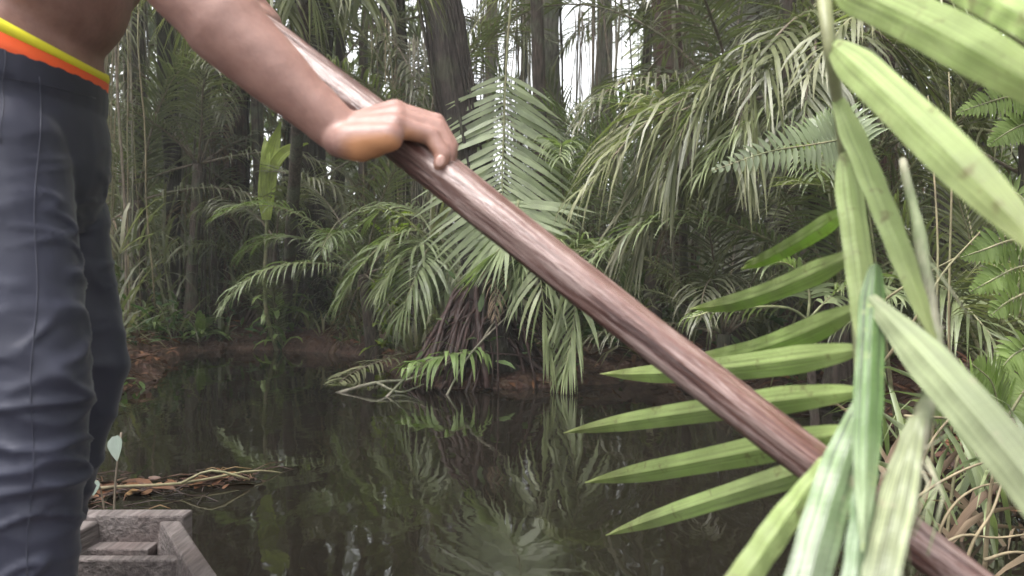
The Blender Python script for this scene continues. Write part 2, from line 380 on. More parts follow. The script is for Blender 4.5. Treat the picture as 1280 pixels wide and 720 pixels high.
TP['d'] = [template(-30, 55, 1.9, .5, .022, 30, 1.6, M['dead'], M['rachisd'], 21, miss=.35),
           template(-55, 30, 1.7, .45, .022, 28, 1.6, M['dead'], M['rachisd'], 22, miss=.35)]
def put_frond(parent, tpl, loc, az, s):
    f = bpy.data.objects.new('frond', tpl[0]); col.objects.link(f); f.parent = parent
    f.location = loc; f.rotation_euler = (0, 0, az); f.scale = (s, s, s)
    r_ = bpy.data.objects.new('rachis', tpl[1]); col.objects.link(r_); r_.parent = f
    return f
def ring_trunk(parent, base, top, r0, r1, mat, lean=None, n=24, wob=.05, name='trunk', flare=1.0):
    mb = MB(); b, t = Vector(base), Vector(top)
    pts, rad = [], []
    o = random.random()*9
    for i in range(n+1):
        u = i/n; p = b.lerp(t, u); a = (t-b).length*.02
        p += Vector((nz(u*3, o, 1), nz(u*3, o+5, 1), 0))*a
        pts.append(p); rad.append((r0+(r1-r0)*u)*(1+wob*nz(u*14, o, 1, 2))*(1+flare*math.exp(-u*(t-b).length/.25)))
    mb.tube(pts, rad, seg=12, wob=wob*.5)
    o_ = mb.build(name, mat, parent); return pts
def palm(label, x, y, h, fr, s=1.0, kind='g', trunk_r=.07, bark='bark', lean=(0, 0), group=None, seed=1, azr=(0, 360), ndead=0, name='palm_tree', els=(0, 5), cat='palm'):
    random.seed(seed); z = ground_z(x, y)-.05
    root = tag(empty(name, (x, y, z)), label, cat, group)
    top = Vector((x+lean[0], y+lean[1], z+h))
    if h > .25: ring_trunk(root, (x, y, z), top, trunk_r*1.15, trunk_r, M[bark])
    else: ring_trunk(root, (x, y, z), (x, y, z+h+.12), trunk_r*1.2, trunk_r*.7, M[bark], n=6, name='stem', flare=.4)
    tl = top-Vector((x, y, z))
    for i in range(fr):
        az = R(azr[0]+(azr[1]-azr[0])*((i*.618034+random.uniform(-.06, .06)) % 1))
        e = min(els[1], max(els[0], int(els[0]+(els[1]-els[0]+1)*i/fr)))
        k = kind if len(kind) == 1 else random.choice(kind)
        put_frond(root, TP[k][e], tl+Vector((math.cos(az), math.sin(az), 0))*trunk_r*.6, az, s*random.uniform(.85, 1.12))
    for i in range(ndead):
        put_frond(root, TP['d'][i % 2], tl-Vector((0, 0, .05)), random.uniform(0, 6.28), s*random.uniform(.8, 1.1))
    return root

# ------------------------------------------------------------ broadleaf crowns
def crown_template(seed, n=2600, rx=2.2, rz=1.7, leaf=.13, clusters=34):
    random.seed(seed); mb = MB()
    cs = []
    for _ in range(clusters):
        v = Vector((random.gauss(0, 1), random.gauss(0, 1), random.gauss(0, 1))).normalized()*random.uniform(.45, 1.0)
        cs.append((Vector((v.x*rx, v.y*rx, v.z*rz)), random.uniform(.35, .75), random.uniform(.1, .9)))
    for k in range(n):
        c, rr, tone = cs[k % clusters]
        o = Vector((random.gauss(0, 1), random.gauss(0, 1), random.gauss(0, .7)))*rr*.55
        d = Vector((random.gauss(0, 1), random.gauss(0, 1), random.gauss(-.5, .6))).normalized()
        nr = Vector((random.gauss(0, .6), random.gauss(0, .6), 1)).normalized()
        strip(mb, c+o, d, nr, leaf*random.uniform(.7, 1.4), leaf*.45, .4, segs=2, r=min(1, max(0, tone+random.gauss(0, .15))))
    o = mb.build('crown', M['tree']); me = o.data; bpy.data.objects.remove(o)
    lb = MB()
    for c, rr, tone in cs[::2]:
        lb.tube(catmull([(0, 0, -rz*1.1), (c.x*.3, c.y*.3, -rz*.3), c], 6), [.07, .05, .04, .03, .02, .012, .008], seg=5)
    o = lb.build('limbs', M['bark']); ml = o.data; bpy.data.objects.remove(o)
    return me, ml
CROWN = [crown_template(31), crown_template(32, 2400, 2.0, 2.2), crown_template(33, 2200, 2.6, 1.4)]
def tree(label, x, y, h, r, mat='bark', lean=(0, 0), crown=1.0, ci=0, crown_z=None, group=None, seed=1, roots=0, mid=None, vines=0, cat='tree', moss=0):
    random.seed(seed); z = ground_z(x, y)-.1
    root = tag(empty('tree', (x, y, z)), label, cat, group)
    b, t = Vector((x, y, z)), Vector((x+lean[0], y+lean[1], z+h))
    pts = ring_trunk(root, b, t, r*1.08, r*.8, M[mat], n=30, wob=.09, flare=.7)
    if crown:
        me, ml = CROWN[ci % 3]
        c = bpy.data.objects.new('crown', me); col.objects.link(c); c.parent = root
        c.location = (t-b)+Vector((0, 0, .6*crown)); c.scale = (crown,)*3; c.rotation_euler = (0, 0, random.uniform(0, 6.28))
        l_ = bpy.data.objects.new('limbs', ml); col.objects.link(l_); l_.parent = c
    if roots:
        rb = MB()
        for k in range(roots):
            a = random.uniform(0, 6.28); q = random.uniform(.35, .95)*(.6+r)
            h0 = random.uniform(.15, .75)
            rb.tube(catmull([b+Vector((math.cos(a)*r*.7, math.sin(a)*r*.7, h0+.1)), b+Vector((math.cos(a)*q*.5, math.sin(a)*q*.5, h0*.75+.05)), b+Vector((math.cos(a+.2)*q, math.sin(a+.2)*q, -.08))], 7),
                    [random.uniform(.008, .03)]*8, seg=5)
        rb.build('roots', M['root'], root)
    if vines:
        vb = MB()
        for k in range(vines+3):
            a = random.uniform(0, 6.28); tw = random.uniform(-3, 3); pp = []
            for i, p in enumerate(pts):
                u = i/30; q = r*1.12*(1+.5*math.exp(-u*h/.25)*.7)
                pp.append(p+Vector((math.cos(a+tw*u), math.sin(a+tw*u), 0))*(q+.012*math.sin(i*1.7+k)))
            vb.tube(pp, random.uniform(.006, .02), seg=5, wob=.12)
        vb.build('climbing_vine', M['vine' if seed % 2 else 'barkblack'], root)
    return root
def at(px, d): return ((px-640)/1000*d, d)

#   label, px, depth, height, radius, bark, lean, crown, roots, vines
TREES = [
 ('dark vine wrapped trunk rising from the red root mound behind the long pale hanging frond', 603, 6.35, 7.5, .14, 'barkblack', (-.75, .2), 1.5, 46, 16),
 ('thick reddish brown trunk in the top right middle, beside the white sky gap', 842, 9.2, 9, .19, 'barkred', (-.1, 0), 1.6, 14, 3),
 ('grey lichened trunk hung with vines, standing in front of the bright sky gap', 688, 12, 10, .17, 'barkgrey', (.1, 0), 1.2, 0, 6),
 ('slim straight grey trunk between the vine wrapped trunk and the lichened trunk', 611, 11, 9, .075, 'barkgrey', (.05, 0), .9, 0, 1),
 ('wide black trunk behind the small pale palm at the middle of the far bank', 384, 10.8, 8, .26, 'barkblack', (.1, 0), 1.5, 12, 4),
 ('dark slim trunk above the bright leafy clump on the left bank', 216, 10.3, 8, .11, 'barkblack', (-.15, 0), 1.4, 10, 2),
 ('dark trunk with pale vertical streaks just under the forearm', 300, 11.4, 8, .17, 'barkred', (.05, 0), 1.5, 0, 8),
 ('trunk close beside the dark trouser leg at the left edge of the wood', 168, 9.9, 8, .13, 'bark', (-.2, 0), 1.5, 8, 5),
 ('short leaning dark trunk at the water edge, left of the wide black trunk', 345, 10.2, 5, .08, 'bark', (-.5, .4), .8, 8, 1),
 ('grey trunk right of the lichened trunk, half hidden by palm leaves', 742, 11.5, 9, .09, 'barkgrey', (.2, 0), .7, 0, 2),
 ('tall brown trunk behind the drooping palms, right of the reddish trunk', 925, 9.0, 8, .12, 'bark', (.2, 0), 1.5, 0, 5),
 ('brown trunk behind the near frond stem at the right', 1090, 7.5, 8, .12, 'barkred', (.1, 0), 1.5, 0, 4),
 ('dark trunk at the far right edge behind the wide bright leaflet', 1210, 6.2, 8, .11, 'bark', (0, 0), 1.4, 0, 4),
 ('thin upright trunk just right of the bright young leaf', 402, 12.5, 8, .07, 'barkgrey', (0, 0), 1.0, 0, 1),
 ('very thin pale trunk crossing the white sky gap left of the lichened trunk', 645, 12.5, 9, .05, 'barkgrey', (.1, 0), .4, 0, 1),
 ('very thin leaning trunk in the white sky gap right of the lichened trunk', 775, 13, 9, .06, 'bark', (-.4, 0), .4, 0, 1),
 ('thin mossy trunk behind the fist and pole', 498, 11.8, 9, .10, 'bark', (-.1, 0), 1.3, 0, 3),
]
for i, (lb_, px, d, h, r, mt, ln, cr, ro, vi) in enumerate(TREES):
    x, y = at(px, d); tree(lb_, x, y, h, r, mt, ln, cr, i, seed=100+i, roots=ro, vines=vi)
# thin trees in the depth of the wood, nothing tells them apart
random.seed(55)
for i in range(46):
    px = random.uniform(-250, 1550); d = random.uniform(13, 24)
    gap = 575 < px < 790
    if gap and random.random() < .7: continue
    x, y = at(px, d)
    tree('slim trunk standing in the dim wood far behind the water', x, y, random.uniform(8, 12), random.uniform(.05, .13), random.choice(['bark', 'barkgrey', 'bark']), (random.uniform(-.5, .5), 0),
         random.uniform(.9, 1.5) if not gap else .35, i, group='slim trunks in the dim wood', seed=300+i, vines=2 if i % 3 == 0 else 0)
# trees on the banks beside and behind the boat: they shade the channel from outside the frame
for i, (x, y) in enumerate([(-6.4, 5.5), (-6, 3), (-5.6, .6), (-6.2, -2.5), (4.6, -3), (4.4, 0), (4.2, 2.6), (4.8, 5), (-7.5, 8), (6.5, 8)]):
    tree('tall tree standing on the bank beside the boat', x, y, random.uniform(6.5, 8), .15, 'bark', (0, 0), 1.5, i, group='bank trees beside the boat', seed=500+i, vines=2)

# ------------------------------------------------------------ palms
PALMS = [  # label, px, depth, h, fronds, scale, kind, lean, azimuth range, elevation classes, dead
 ('palm with thin brown stem at the left bank, beside the trouser leg', 172, 9.9, 1.6, 10, .95, 'gy', (0, 0), (0, 360), (0, 4), 1),
 ('grey arching palm over the left bank, left of the bright young leaf', 238, 9.9, 2.1, 11, 1.0, 'y', (.1, 0), (0, 360), (1, 5), 2),
 ('tall palm on the left whose fronds hang behind the forearm', 270, 11.0, 3.6, 12, 1.1, 'gy', (0, 0), (0, 360), (1, 5), 2),
 ('tall palm at the top left between torso and forearm', 160, 10.6, 4.2, 12, 1.1, 'g', (0, 0), (0, 360), (1, 5), 1),
 ('small dark palm under the bright young leaf', 322, 10.4, .5, 9, .62, 'g', (0, 0), (0, 360), (0, 3), 0),
 ('small pale palm leaning over the water at the middle of the far bank', 470, 8.6, 1.0, 10, .72, 'ly', (-.1, -.2), (150, 400), (1, 5), 1),
 ('tall palm behind the fist with dark hanging fronds', 452, 10.8, 4.0, 12, 1.1, 'gy', (0, 0), (0, 360), (1, 5), 2),
 ('palm in the middle distance, left of the vine wrapped trunk', 520, 9.5, 2.3, 11, 1.0, 'gy', (0, 0), (0, 360), (1, 5), 1),
 ('bushy palm right of the red root mound, behind the pole', 705, 7.4, .8, 11, .68, 'gl', (0, 0), (0, 360), (0, 4), 1),
 ('palm with feathery upright fronds under the white sky gap', 735, 9.2, .9, 12, .82, 'gy', (0, 0), (0, 360), (0, 4), 1),
 ('pale green palm standing in front of the reddish trunk', 815, 7.4, .8, 12, .78, 'gyl', (0, 0), (0, 360), (1, 5), 1),
 ('drooping grey palm right of the reddish trunk', 915, 6.6, 2.1, 12, .9, 'y', (0, 0), (0, 360), (1, 5), 2),
 ('tall palm at the top right whose leaflets hang like a curtain', 985, 6.4, 3.1, 13, 1.1, 'gy', (0, 0), (0, 360), (1, 5), 1),
 ('low palm at the water edge behind the left pointing near leaflets', 905, 5.9, .5, 11, .62, 'gy', (0, 0), (0, 360), (1, 4), 1),
 ('dense low palm behind the stem of the near frond', 1050, 5.2, .7, 12, .75, 'gl', (0, 0), (0, 360), (0, 4), 0),
 ('leafy palm at the right behind the wide bright leaflets', 1180, 5.0, 1.5, 13, .9, 'gl', (0, 0), (0, 360), (0, 5), 1),
 ('palm at the far right edge above the small fern', 1290, 4.7, 1.9, 12, .9, 'g', (0, 0), (0, 360), (0, 5), 0),
 ('low grassy palm at the right bank under the small fern', 1240, 3.9, .2, 11, .5, 'g', (0, 0), (0, 360), (0, 3), 0),
 ('tall dark palm behind the lichened trunk', 655, 13.0, 1.2, 11, 1.0, 'g', (0, 0), (0, 360), (1, 5), 1),
 ('tall palm reaching over the top edge at the right of the sky gap', 930, 11.0, 4.2, 12, 1.1, 'g', (0, 0), (0, 360), (1, 5), 1),
]
for i, (lb_, px, d, h, nf, s, k, ln, azr, els, nd) in enumerate(PALMS):
    x, y = at(px, d); palm(lb_, x, y, h, nf, s, k, lean=ln, azr=azr, els=els, seed=700+i, ndead=nd, trunk_r=.06 if h > .6 else .045)
random.seed(77)
for i in range(60):
    px = random.uniform(-300, 1600); d = random.uniform(11.5, 23)
    gap = 570 < px < 800
    if gap and random.random() < .5: continue
    h = random.uniform(.1, .6) if gap else random.choice([random.uniform(.2, 1.5), random.uniform(2, 5.5)])
    x, y = at(px, d)
    palm('palm half lost in the dim wood far behind the water', x, y, h, 10, random.uniform(.9, 1.3), random.choice(['g', 'gy', 'y', 'g']), els=(0, 5), group='palms in the dim wood', seed=900+i, ndead=1)
for i, (x, y, h) in enumerate([(-5.2, 6.6, 1.5), (-5.4, 4.6, 1), (-4.9, 2.4, 1.8), (-5.2, .4, 1), (3.9, -1.2, 1.5), (3.6, 1.0, 1.2), (3.4, 2.4, .8), (3.6, 4.0, 1.6)]):
    palm('palm standing on the bank beside the boat', x, y, h, 10, .9, 'g', group='bank palms beside the boat', seed=960+i)

# ------------------------------------------------------------ palms with fronds that the photograph shows singly
def stem(parent, pts, r0, r1, mat, name='stem'):
    mb = MB(); c = catmull(pts, 14); mb.tube(c, [r0+(r1-r0)*i/14 for i in range(15)], seg=8, wob=.05); return mb.build(name, mat, parent)
def hero(label, base, top, r, bark='bark', name='palm_tree', cat='palm', wave=.0):
    b = Vector((base[0], base[1], ground_z(base[0], base[1])-.05)); t = Vector(top)
    root = tag(empty(name, b), label, cat)
    stem(root, [b, b.lerp(t, .35)+Vector((wave, 0, 0)), b.lerp(t, .7)+Vector((wave*.6, 0, 0)), t], r, r*.75, M[bark], 'trunk')
    return root
random.seed(21)
IR = (1, .1, 0)      # side vectors: frond blade facing the camera
t = P(668, -90, 6.9)
h1 = hero('palm with one long pale frond hanging straight down behind the pole', (.32, 7.3), t, .07)
make_frond(h1, [t, P(645, -40, 6.5), P(634, 60, 6.3), P(630, 160, 6.2), P(628, 250, 6.1), P(640, 300, 6.0)], M['palmpale'], M['rachis'], L=.78, wd=.042, n=38, side=IR, ang=(66, 50), g=.22, start=.46, lift=0, rr=.014, fold=.2, jit=.06, env=lambda q: .6+.4*math.sin(math.pi*min(1, q*1.05)))
make_frond(h1, [P(648, 250, 6.0), P(645, 280, 5.95), P(630, 305, 5.9), P(610, 325, 5.88)], M['palmpale'], M['rachis'], L=.60, wd=.040, n=20, side=(.7, 0, .7), ang=(85, 8), g=.22, start=.0, lift=0, rr=.009, jit=.04, env=lambda q: 1-.35*q)
for k_ in range(4):
    put_frond(h1, TP['g'][k_ % 2], t-h1.location, R(40+30*k_), 1.0)
t = P(345, 300, 9.2)
h2 = hero('small grey palm with a single frond arching over to the right on the far bank', at(338, 9.8), t, .03)
make_frond(h2, [t, P(352, 255, 9.1), P(380, 230, 9.0), P(412, 230, 8.9), P(432, 256, 8.8)], M['palmgrey'], M['rachisd'], L=.62, wd=.03, n=34, ang=(70, 30), g=1.6, start=.2, rr=.012)
make_frond(h2, [t, P(320, 270, 9.3), P(290, 255, 9.4), P(255, 262, 9.4)], M['palmgrey'], M['rachisd'], L=.55, wd=.028, n=30, ang=(70, 30), g=1.6, start=.2, rr=.012)
# bright young leaf
t = P(327, 300, 9.0)
h3 = tag(empty('young_palm', (t.x, 9.6, ground_z(t.x, 9.6)-.05)), 'young palm with one upright yellow green forked leaf on the left bank', 'palm')
stem(h3, [h3.location, P(332, 380, 9.3), P(334, 262, 9.02)], .028, .02, M['rachis'])
lb = MB()
for pth, wd_ in (([P(334, 275, 9), P(334, 240, 9), P(340, 195, 9), P(352, 153, 8.95)], .21), ([P(336, 235, 9), P(342, 210, 9), P(358, 190, 8.95), P(386, 180, 8.9)], .15), ([P(334, 260, 9), P(331, 228, 9), P(333, 195, 9.0), P(332, 172, 9.1)], .12)):
    c = catmull(pth, 12); vs_, at_, fs = [], [], []
    for i, p in enumerate(c):
        tg = (c[min(i+1, 12)]-c[max(i-1, 0)]).normalized(); s_ = tg.cross(Vector((0, -1, .25))).normalized(); nn = s_.cross(tg); u = i/12
        ww = wd_*(.15+.85*math.sin(math.pi*min(1, .12+u*.80)))*(1 if u < .8 else 1-(u-.8)*3.6)
        for q in range(-4, 5): vs_.append(p+s_*ww*q/8+nn*(.012 if q % 2 else 0)+nn*abs(q)*.006); at_.append((.3+.1*(q % 2), u*.6, (q+4)/8))
    for i in range(12):
        for q in range(8): fs.append((i*9+q, i*9+q+1, i*9+q+10, i*9+q+9))
    lb.add(vs_, fs, at_)
lb.build('leaf', M['palmbright'], h3)
for k_, e_ in ((40, 0), (160, 1), (280, 1)): put_frond(h3, TP['g'][e_], Vector((0, 0, .1)), R(k_), .45)
t = P(545, 300, 7.4)
h4 = hero('palm with pale fronds drooping over the bank, left of the vine wrapped trunk', at(570, 7.9), t, .035)
for pth in ([t, P(520, 288, 7.3), P(485, 300, 7.2), P(450, 335, 7.1), P(425, 375, 7.05)], [t, P(530, 300, 7.1), P(505, 322, 7.0), P(478, 360, 6.9)], [t, P(552, 300, 7.2), P(560, 330, 7.0), P(555, 370, 6.9)], [t, P(520, 265, 7.6), P(480, 262, 7.8), P(440, 290, 7.8)], [t, P(535, 310, 7.0), P(520, 345, 6.8), P(500, 395, 6.7)]):
    make_frond(h4, pth, M['palmlight'], M['rachis'], L=.58, wd=.028, n=30, ang=(65, 25), g=1.2, start=.2, rr=.011)
t = P(700, 330, 6.1)
h5 = hero('low palm whose fronds trail into the water right of the red root mound', at(708, 6.35), t, .04)
for pth in ([t, P(690, 300, 5.95), P(675, 330, 5.85), P(682, 400, 5.8), P(690, 470, 5.78)], [t, P(712, 310, 5.9), P(722, 345, 5.8), P(716, 410, 5.75), P(706, 465, 5.7)], [t, P(730, 305, 6.0), P(765, 330, 6.0), P(785, 380, 6.0)], [t, P(680, 300, 6.2), P(655, 320, 6.1), P(640, 370, 6.0)]):
    make_frond(h5, pth, M['palmlight'], M['rachis'], L=.5, wd=.028, n=30, ang=(55, 18), g=1.4, start=.15, rr=.010)
t = P(1010, 30, 5.3)
h6 = hero('palm with dark arching fronds at the right, their leaflets hanging in long lines', at(1030, 5.6), t, .06)
for j_, pth in enumerate([[t, P(950, 60, 5.1), P(880, 110, 5.0), P(800, 160, 4.9), P(735, 235, 4.8)], [t, P(980, 50, 4.9), P(920, 90, 4.8), P(860, 150, 4.7), P(835, 220, 4.65)], [t, P(1000, 20, 4.9), P(960, 60, 4.7), P(930, 130, 4.6), P(915, 200, 4.5)],
            [t, P(1020, 50, 4.7), P(1010, 100, 4.5), P(1005, 170, 4.4)], [t, P(1060, 20, 5.0), P(1120, 60, 4.9), P(1180, 130, 4.8)]]):
    make_frond(h6, pth, M['palm'], M['rachisd'], L=.88, wd=.025, n=40, ang=(55, 25), g=1.5, start=.15, rr=.014)
t = P(850, 140, 5.4)
h7 = hero('slim palm with a bluish grey frond hanging like a folded fan, right of the pole', at(858, 6.4), t, .035)
make_frond(h7, [t, P(842, 160, 5.3), P(828, 200, 5.25), P(812, 260, 5.2), P(800, 315, 5.2)], M['palmgrey'], M['rachisd'], L=.75, wd=.032, n=34, ang=(30, 8), g=.8, start=.1, rr=.012)
make_frond(h7, [t, P(820, 130, 5.4), P(790, 150, 5.4), P(765, 200, 5.3)], M['palmgrey'], M['rachisd'], L=.6, wd=.028, n=30, ang=(60, 25), g=1.2, start=.1, rr=.012)
make_frond(h7, [t, P(880, 130, 5.4), P(905, 160, 5.4), P(915, 220, 5.3)], M['palm'], M['rachisd'], L=.6, wd=.028, n=30, ang=(60, 25), g=1.2, start=.1, rr=.012)
t = P(1010, 400, 3.5)
h8 = hero('small palm with short cream leaflets hanging in a row beside the pole', at(1030, 3.75), t, .025)
make_frond(h8, [t, P(985, 385, 3.45), P(940, 384, 3.4), P(895, 388, 3.35), P(862, 398, 3.3)], M['nearpale'], M['rachis'], L=.22, wd=.022, n=17, ang=(80, 60), g=1.9, start=.2, rr=.007, sides=(1,), jit=.05)
make_frond(h8, [t, P(1010, 360, 3.5), P(985, 330, 3.5), P(950, 330, 3.5)], M['palmlight'], M['rachis'], L=.22, wd=.02, n=20, ang=(70, 40), g=1.0, start=.2, rr=.006)
make_frond(h8, [t, P(1040, 370, 3.5), P(1080, 350, 3.4), P(1120, 370, 3.3)], M['palmlight'], M['rachis'], L=.25, wd=.02, n=20, ang=(70, 40), g=1.0, start=.2, rr=.006)
# palm leaning in from above the left: dark fronds along the top edge
t = P(395, -190, 5.6)
h9 = hero('tall palm whose dark fronds hang in over the top edge above the forearm', (-2.9, 10.2), t, .07)
for pth in ([t, P(350, -130, 5.3), P(330, -60, 5.2), P(350, 10, 5.1)], [t, P(420, -120, 5.2), P(440, -60, 5.1), P(450, 0, 5.0)], [t, P(460, -130, 5.3), P(500, -70, 5.2), P(520, -10, 5.2)], [t, P(300, -150, 5.6), P(220, -90, 5.7), P(170, -20, 5.7)], [t, P(300, -110, 5.2), P(260, -40, 5.2), P(240, 20, 5.2)], [t, P(390, -110, 5.0), P(385, -50, 4.9), P(392, 10, 4.9)]):
    make_frond(h9, pth, M['palm'], M['rachisd'], L=.62, wd=.03, n=30, ang=(55, 20), g=.9, start=.2, rr=.013)

# ------------------------------------------------------------ undergrowth, litter, far wood (nobody could count these)
random.seed(88)
def sd1(x, y): return float(sdist(np.array([x]), np.array([y]))[0])
ub = MB()
def tuft(mb, x, y, z, n, L, wd, spread=.9, tone=None, segs=4, g=1.3):
    tone = random.random() if tone is None else tone
    for k in range(n):
        a = random.uniform(0, 6.28); e = random.uniform(.35, 1.35)
        d = Vector((math.cos(a)*math.cos(e)*spread, math.sin(a)*math.cos(e)*spread, math.sin(e)))
        strip(mb, (x+random.gauss(0, .03), y+random.gauss(0, .03), z), d, d.cross(UP).cross(d), L*random.uniform(.5, 1.1), wd, g*random.uniform(.6, 1.3), segs=segs, r=min(1, max(0, tone+random.gauss(0, .12))))
cnt = 0
while cnt < 1500:
    px = random.uniform(-450, 1800); d = 5+19*random.random()**1.2; x, y = at(px, d)
    q = sd1(x, y)
    if q < .12: continue
    if d < 7 and 560 < px < 640: continue
    big = random.random()
    tuft(ub, x, y, ground_z(x, y)-.03, random.randint(7, 13), random.uniform(.35, .8) if q < 1.2 else random.uniform(.6, 1.5), .035*(.8+big*.8)); cnt += 1
tag(ub.build('undergrowth', M['palm']), kind='stuff', label='tangled leafy undergrowth covering the floor of the wood', cat='undergrowth')
ub = MB(); cnt = 0
while cnt < 620:      # broad little leaves among it
    px = random.uniform(-300, 1700); d = 5+9*random.random(); x, y = at(px, d)
    q = sd1(x, y)
    if q < .05: continue
    z = ground_z(x, y); h = random.uniform(.1, .9); tone = random.random()
    for k in range(14):
        dd = Vector((random.gauss(0, 1), random.gauss(0, 1), random.gauss(.1, .5))).normalized()
        strip(ub, (x+random.gauss(0, .14), y+random.gauss(0, .14), z+h*random.random()), dd, (random.gauss(0, .4), random.gauss(0, .4), 1) and Vector((random.gauss(0, .4), random.gauss(0, .4), 1)), random.uniform(.08, .2), .05, .8, segs=3, r=min(1, max(0, tone+random.gauss(0, .15))))
    cnt += 1
tag(ub.build('ground_cover', M['broad']), kind='stuff', label='small broad leaved plants among the undergrowth on the banks', cat='ground cover')
ub = MB(); cnt = 0
while cnt < 520:      # long drooping grey blades, thickest along the left bank
    px = random.uniform(-300, 1700) if cnt % 3 else random.uniform(120, 560); d = 6+9*random.random(); x, y = at(px, d)
    q = sd1(x, y)
    if q < .25 or (d < 7 and 540 < px < 700): continue
    tuft(ub, x, y, ground_z(x, y)+random.choice([0, 0, .5, .9]), random.randint(6, 11), random.uniform(.7, 1.5), .03, spread=.55, g=1.9, segs=6); cnt += 1
tag(ub.build('tangled_blades', M['palmgrey']), kind='stuff', label='long drooping greyish blades tangled between the trunks', cat='undergrowth')
# bundles of thin roots and strings hanging down among the trunks
for i in range(40):
    px = random.uniform(130, 560) if i % 5 < 2 else random.uniform(560, 1250); d = random.uniform(7.5, 12); x, y = at(px, d)
    if sd1(x, y) < .2: continue
    mb = MB(); zt = random.uniform(2.2, 5.5); wv_ = random.uniform(.08, .3)
    for k in range(random.randint(7, 16)):
        sx, sy_ = random.gauss(0, wv_), random.gauss(0, wv_*.6); zb_ = random.choice([ground_z(x, y), random.uniform(.3, 1.8)]); o = random.random()*40; a_ = random.uniform(.02, .09)
        mb.tube([(x+sx*(.4+.6*u/8)+a_*nz(u*.5, o, 1), y+sy_+a_*nz(u*.5, o+7, 1), zt+(zb_-zt)*u/8) for u in range(9)], random.uniform(.0025, .008), seg=4)
    tag(mb.build('hanging_roots', M[random.choice(['vine', 'rachisd', 'drystem', 'bark'])]), 'bundle of thin roots hanging straight down among the trunks of the far bank', 'roots', 'root bundles hanging among the trunks')
# the far wood that reads as one mass
fb = MB()
for k in range(26000):
    az = random.uniform(-68, 68); d = random.uniform(23, 34)
    gap = -5.0 < az < 9.0
    zmax = 11.5
    if gap: zmax = 2.9+2.5*nz(az*.35, 0, 1.0, 4)
    z = random.uniform(0, zmax)*(random.random()**.5 if k % 2 else 1)
    x = d*math.sin(R(az)); y = d*math.cos(R(az))
    if nz(x*.35, z*.5+y*.1, 1, 7) < -.22 and z > 2.5: continue
    dd = Vector((random.gauss(0, 1), random.gauss(0, 1), random.gauss(-.6, .7))).normalized()
    strip(fb, (x, y, z), dd, Vector((random.gauss(0, .6), random.gauss(-.6, .6), 1)), random.uniform(.6, 1.5), random.uniform(.12, .4), .6, segs=2, r=random.random())
tag(fb.build('far_wood', M['tree']), kind='stuff', label='far off leafy wood closing the view behind the trunks', cat='wood')
# leaf litter along the waterline
lb = MB(); cnt = 0
while cnt < 5200:
    px = random.uniform(-300, 1700); d = 2.2+9*random.random()**1.1; x, y = at(px, d)
    q = sd1(x, y)
    if q < .0 or q > 1.6: continue
    a = random.uniform(0, 6.28); z = ground_z(x, y)
    strip(lb, (x, y, z+random.uniform(.004, .03)), (math.cos(a), math.sin(a), random.gauss(.1, .25)), Vector((random.gauss(0, .35), random.gauss(0, .35), 1)), random.uniform(.05, .22), random.uniform(.015, .045), .5, segs=3); cnt += 1
tag(lb.build('leaf_litter', M['litter']), kind='stuff', label='reddish brown fallen leaves covering the muddy bank', cat='leaf litter')

# ------------------------------------------------------------ clumps, ferns, fallen branches
def clump(label, px, py, d, n, L, wd, mat, name='leafy_plant', cat='plant', tone=None, g=1.0, rise=.1):
    p = P(px, py, d); z = ground_z(p.x, p.y)
    root = tag(empty(name, (p.x, p.y, z-.03)), label, cat)
    mb, st = MB(), MB()
    for k in range(n):
        a = random.uniform(0, 6.28); e = random.uniform(.2, 1.3)
        b = Vector((p.x+random.gauss(0, .05), p.y+random.gauss(0, .05), z+rise*random.random()))
        dd = Vector((math.cos(a)*math.cos(e), math.sin(a)*math.cos(e), math.sin(e)))
        st.tube([(p.x, p.y, z-.03), b], .006, seg=4)
        strip(mb, b, dd, dd.cross(UP).cross(dd), L*random.uniform(.6, 1.1), wd*random.uniform(.7, 1.1), g, segs=5, wide=3, fold=.2, r=random.random() if tone is None else tone+random.gauss(0, .1),
              prof=lambda t: .2+.8*math.sin(math.pi*min(1, t*.92+.05)) if t < .93 else .12)
    mb.build('leaves', mat, root); st.build('stem', M['rachis'], root); return root
M['aroid'] = leafmat('bright_clump_leaf', [(.0, (.14, .21, .07)), (1, (.30, .38, .15))], tip=(.24, .28, .10), vein=14, trans=.3, rough=.35)
clump('bright green leafy clump at the water edge under the dark slim trunk', 250, 425, 9.75, 44, .40, .10, M['aroid'])
clump('light green clump of drooping leaves left of the wide black trunk', 352, 395, 9.6, 30, .5, .09, M['aroid'], g=1.6, rise=.5)
clump('yellow green bush of short leaves high behind the fist and pole', 490, 300, 8.6, 70, .34, .10, M['palmbright'], rise=1.45)
clump('low green clump on the left bank close to the trouser leg', 190, 430, 9.4, 26, .45, .05, M['aroid'])
def fern(label, fronds, base, L, mat, wd=.02, n=26, **k):
    b = Vector((base[0], base[1], ground_z(base[0], base[1])-.03)); root = tag(empty('fern', b), label, 'fern')
    mb = MB()
    for pth in fronds: mb.tube(catmull([b, b.lerp(pth[0], .6)+Vector((0, 0, .05)), pth[0]], 8), [.008-.0006*i for i in range(9)], seg=5)
    mb.build('stem', M['rachis'], root)
    for pth in fronds: make_frond(root, pth, mat, M['rachis'], L=L, wd=wd, n=n, rr=.004, start=.02, ang=(88, 60), g=.5, jit=.04, lift=0, env=lambda q: (1-q**1.8)*.95+.05, wide=3, **k)
    return root
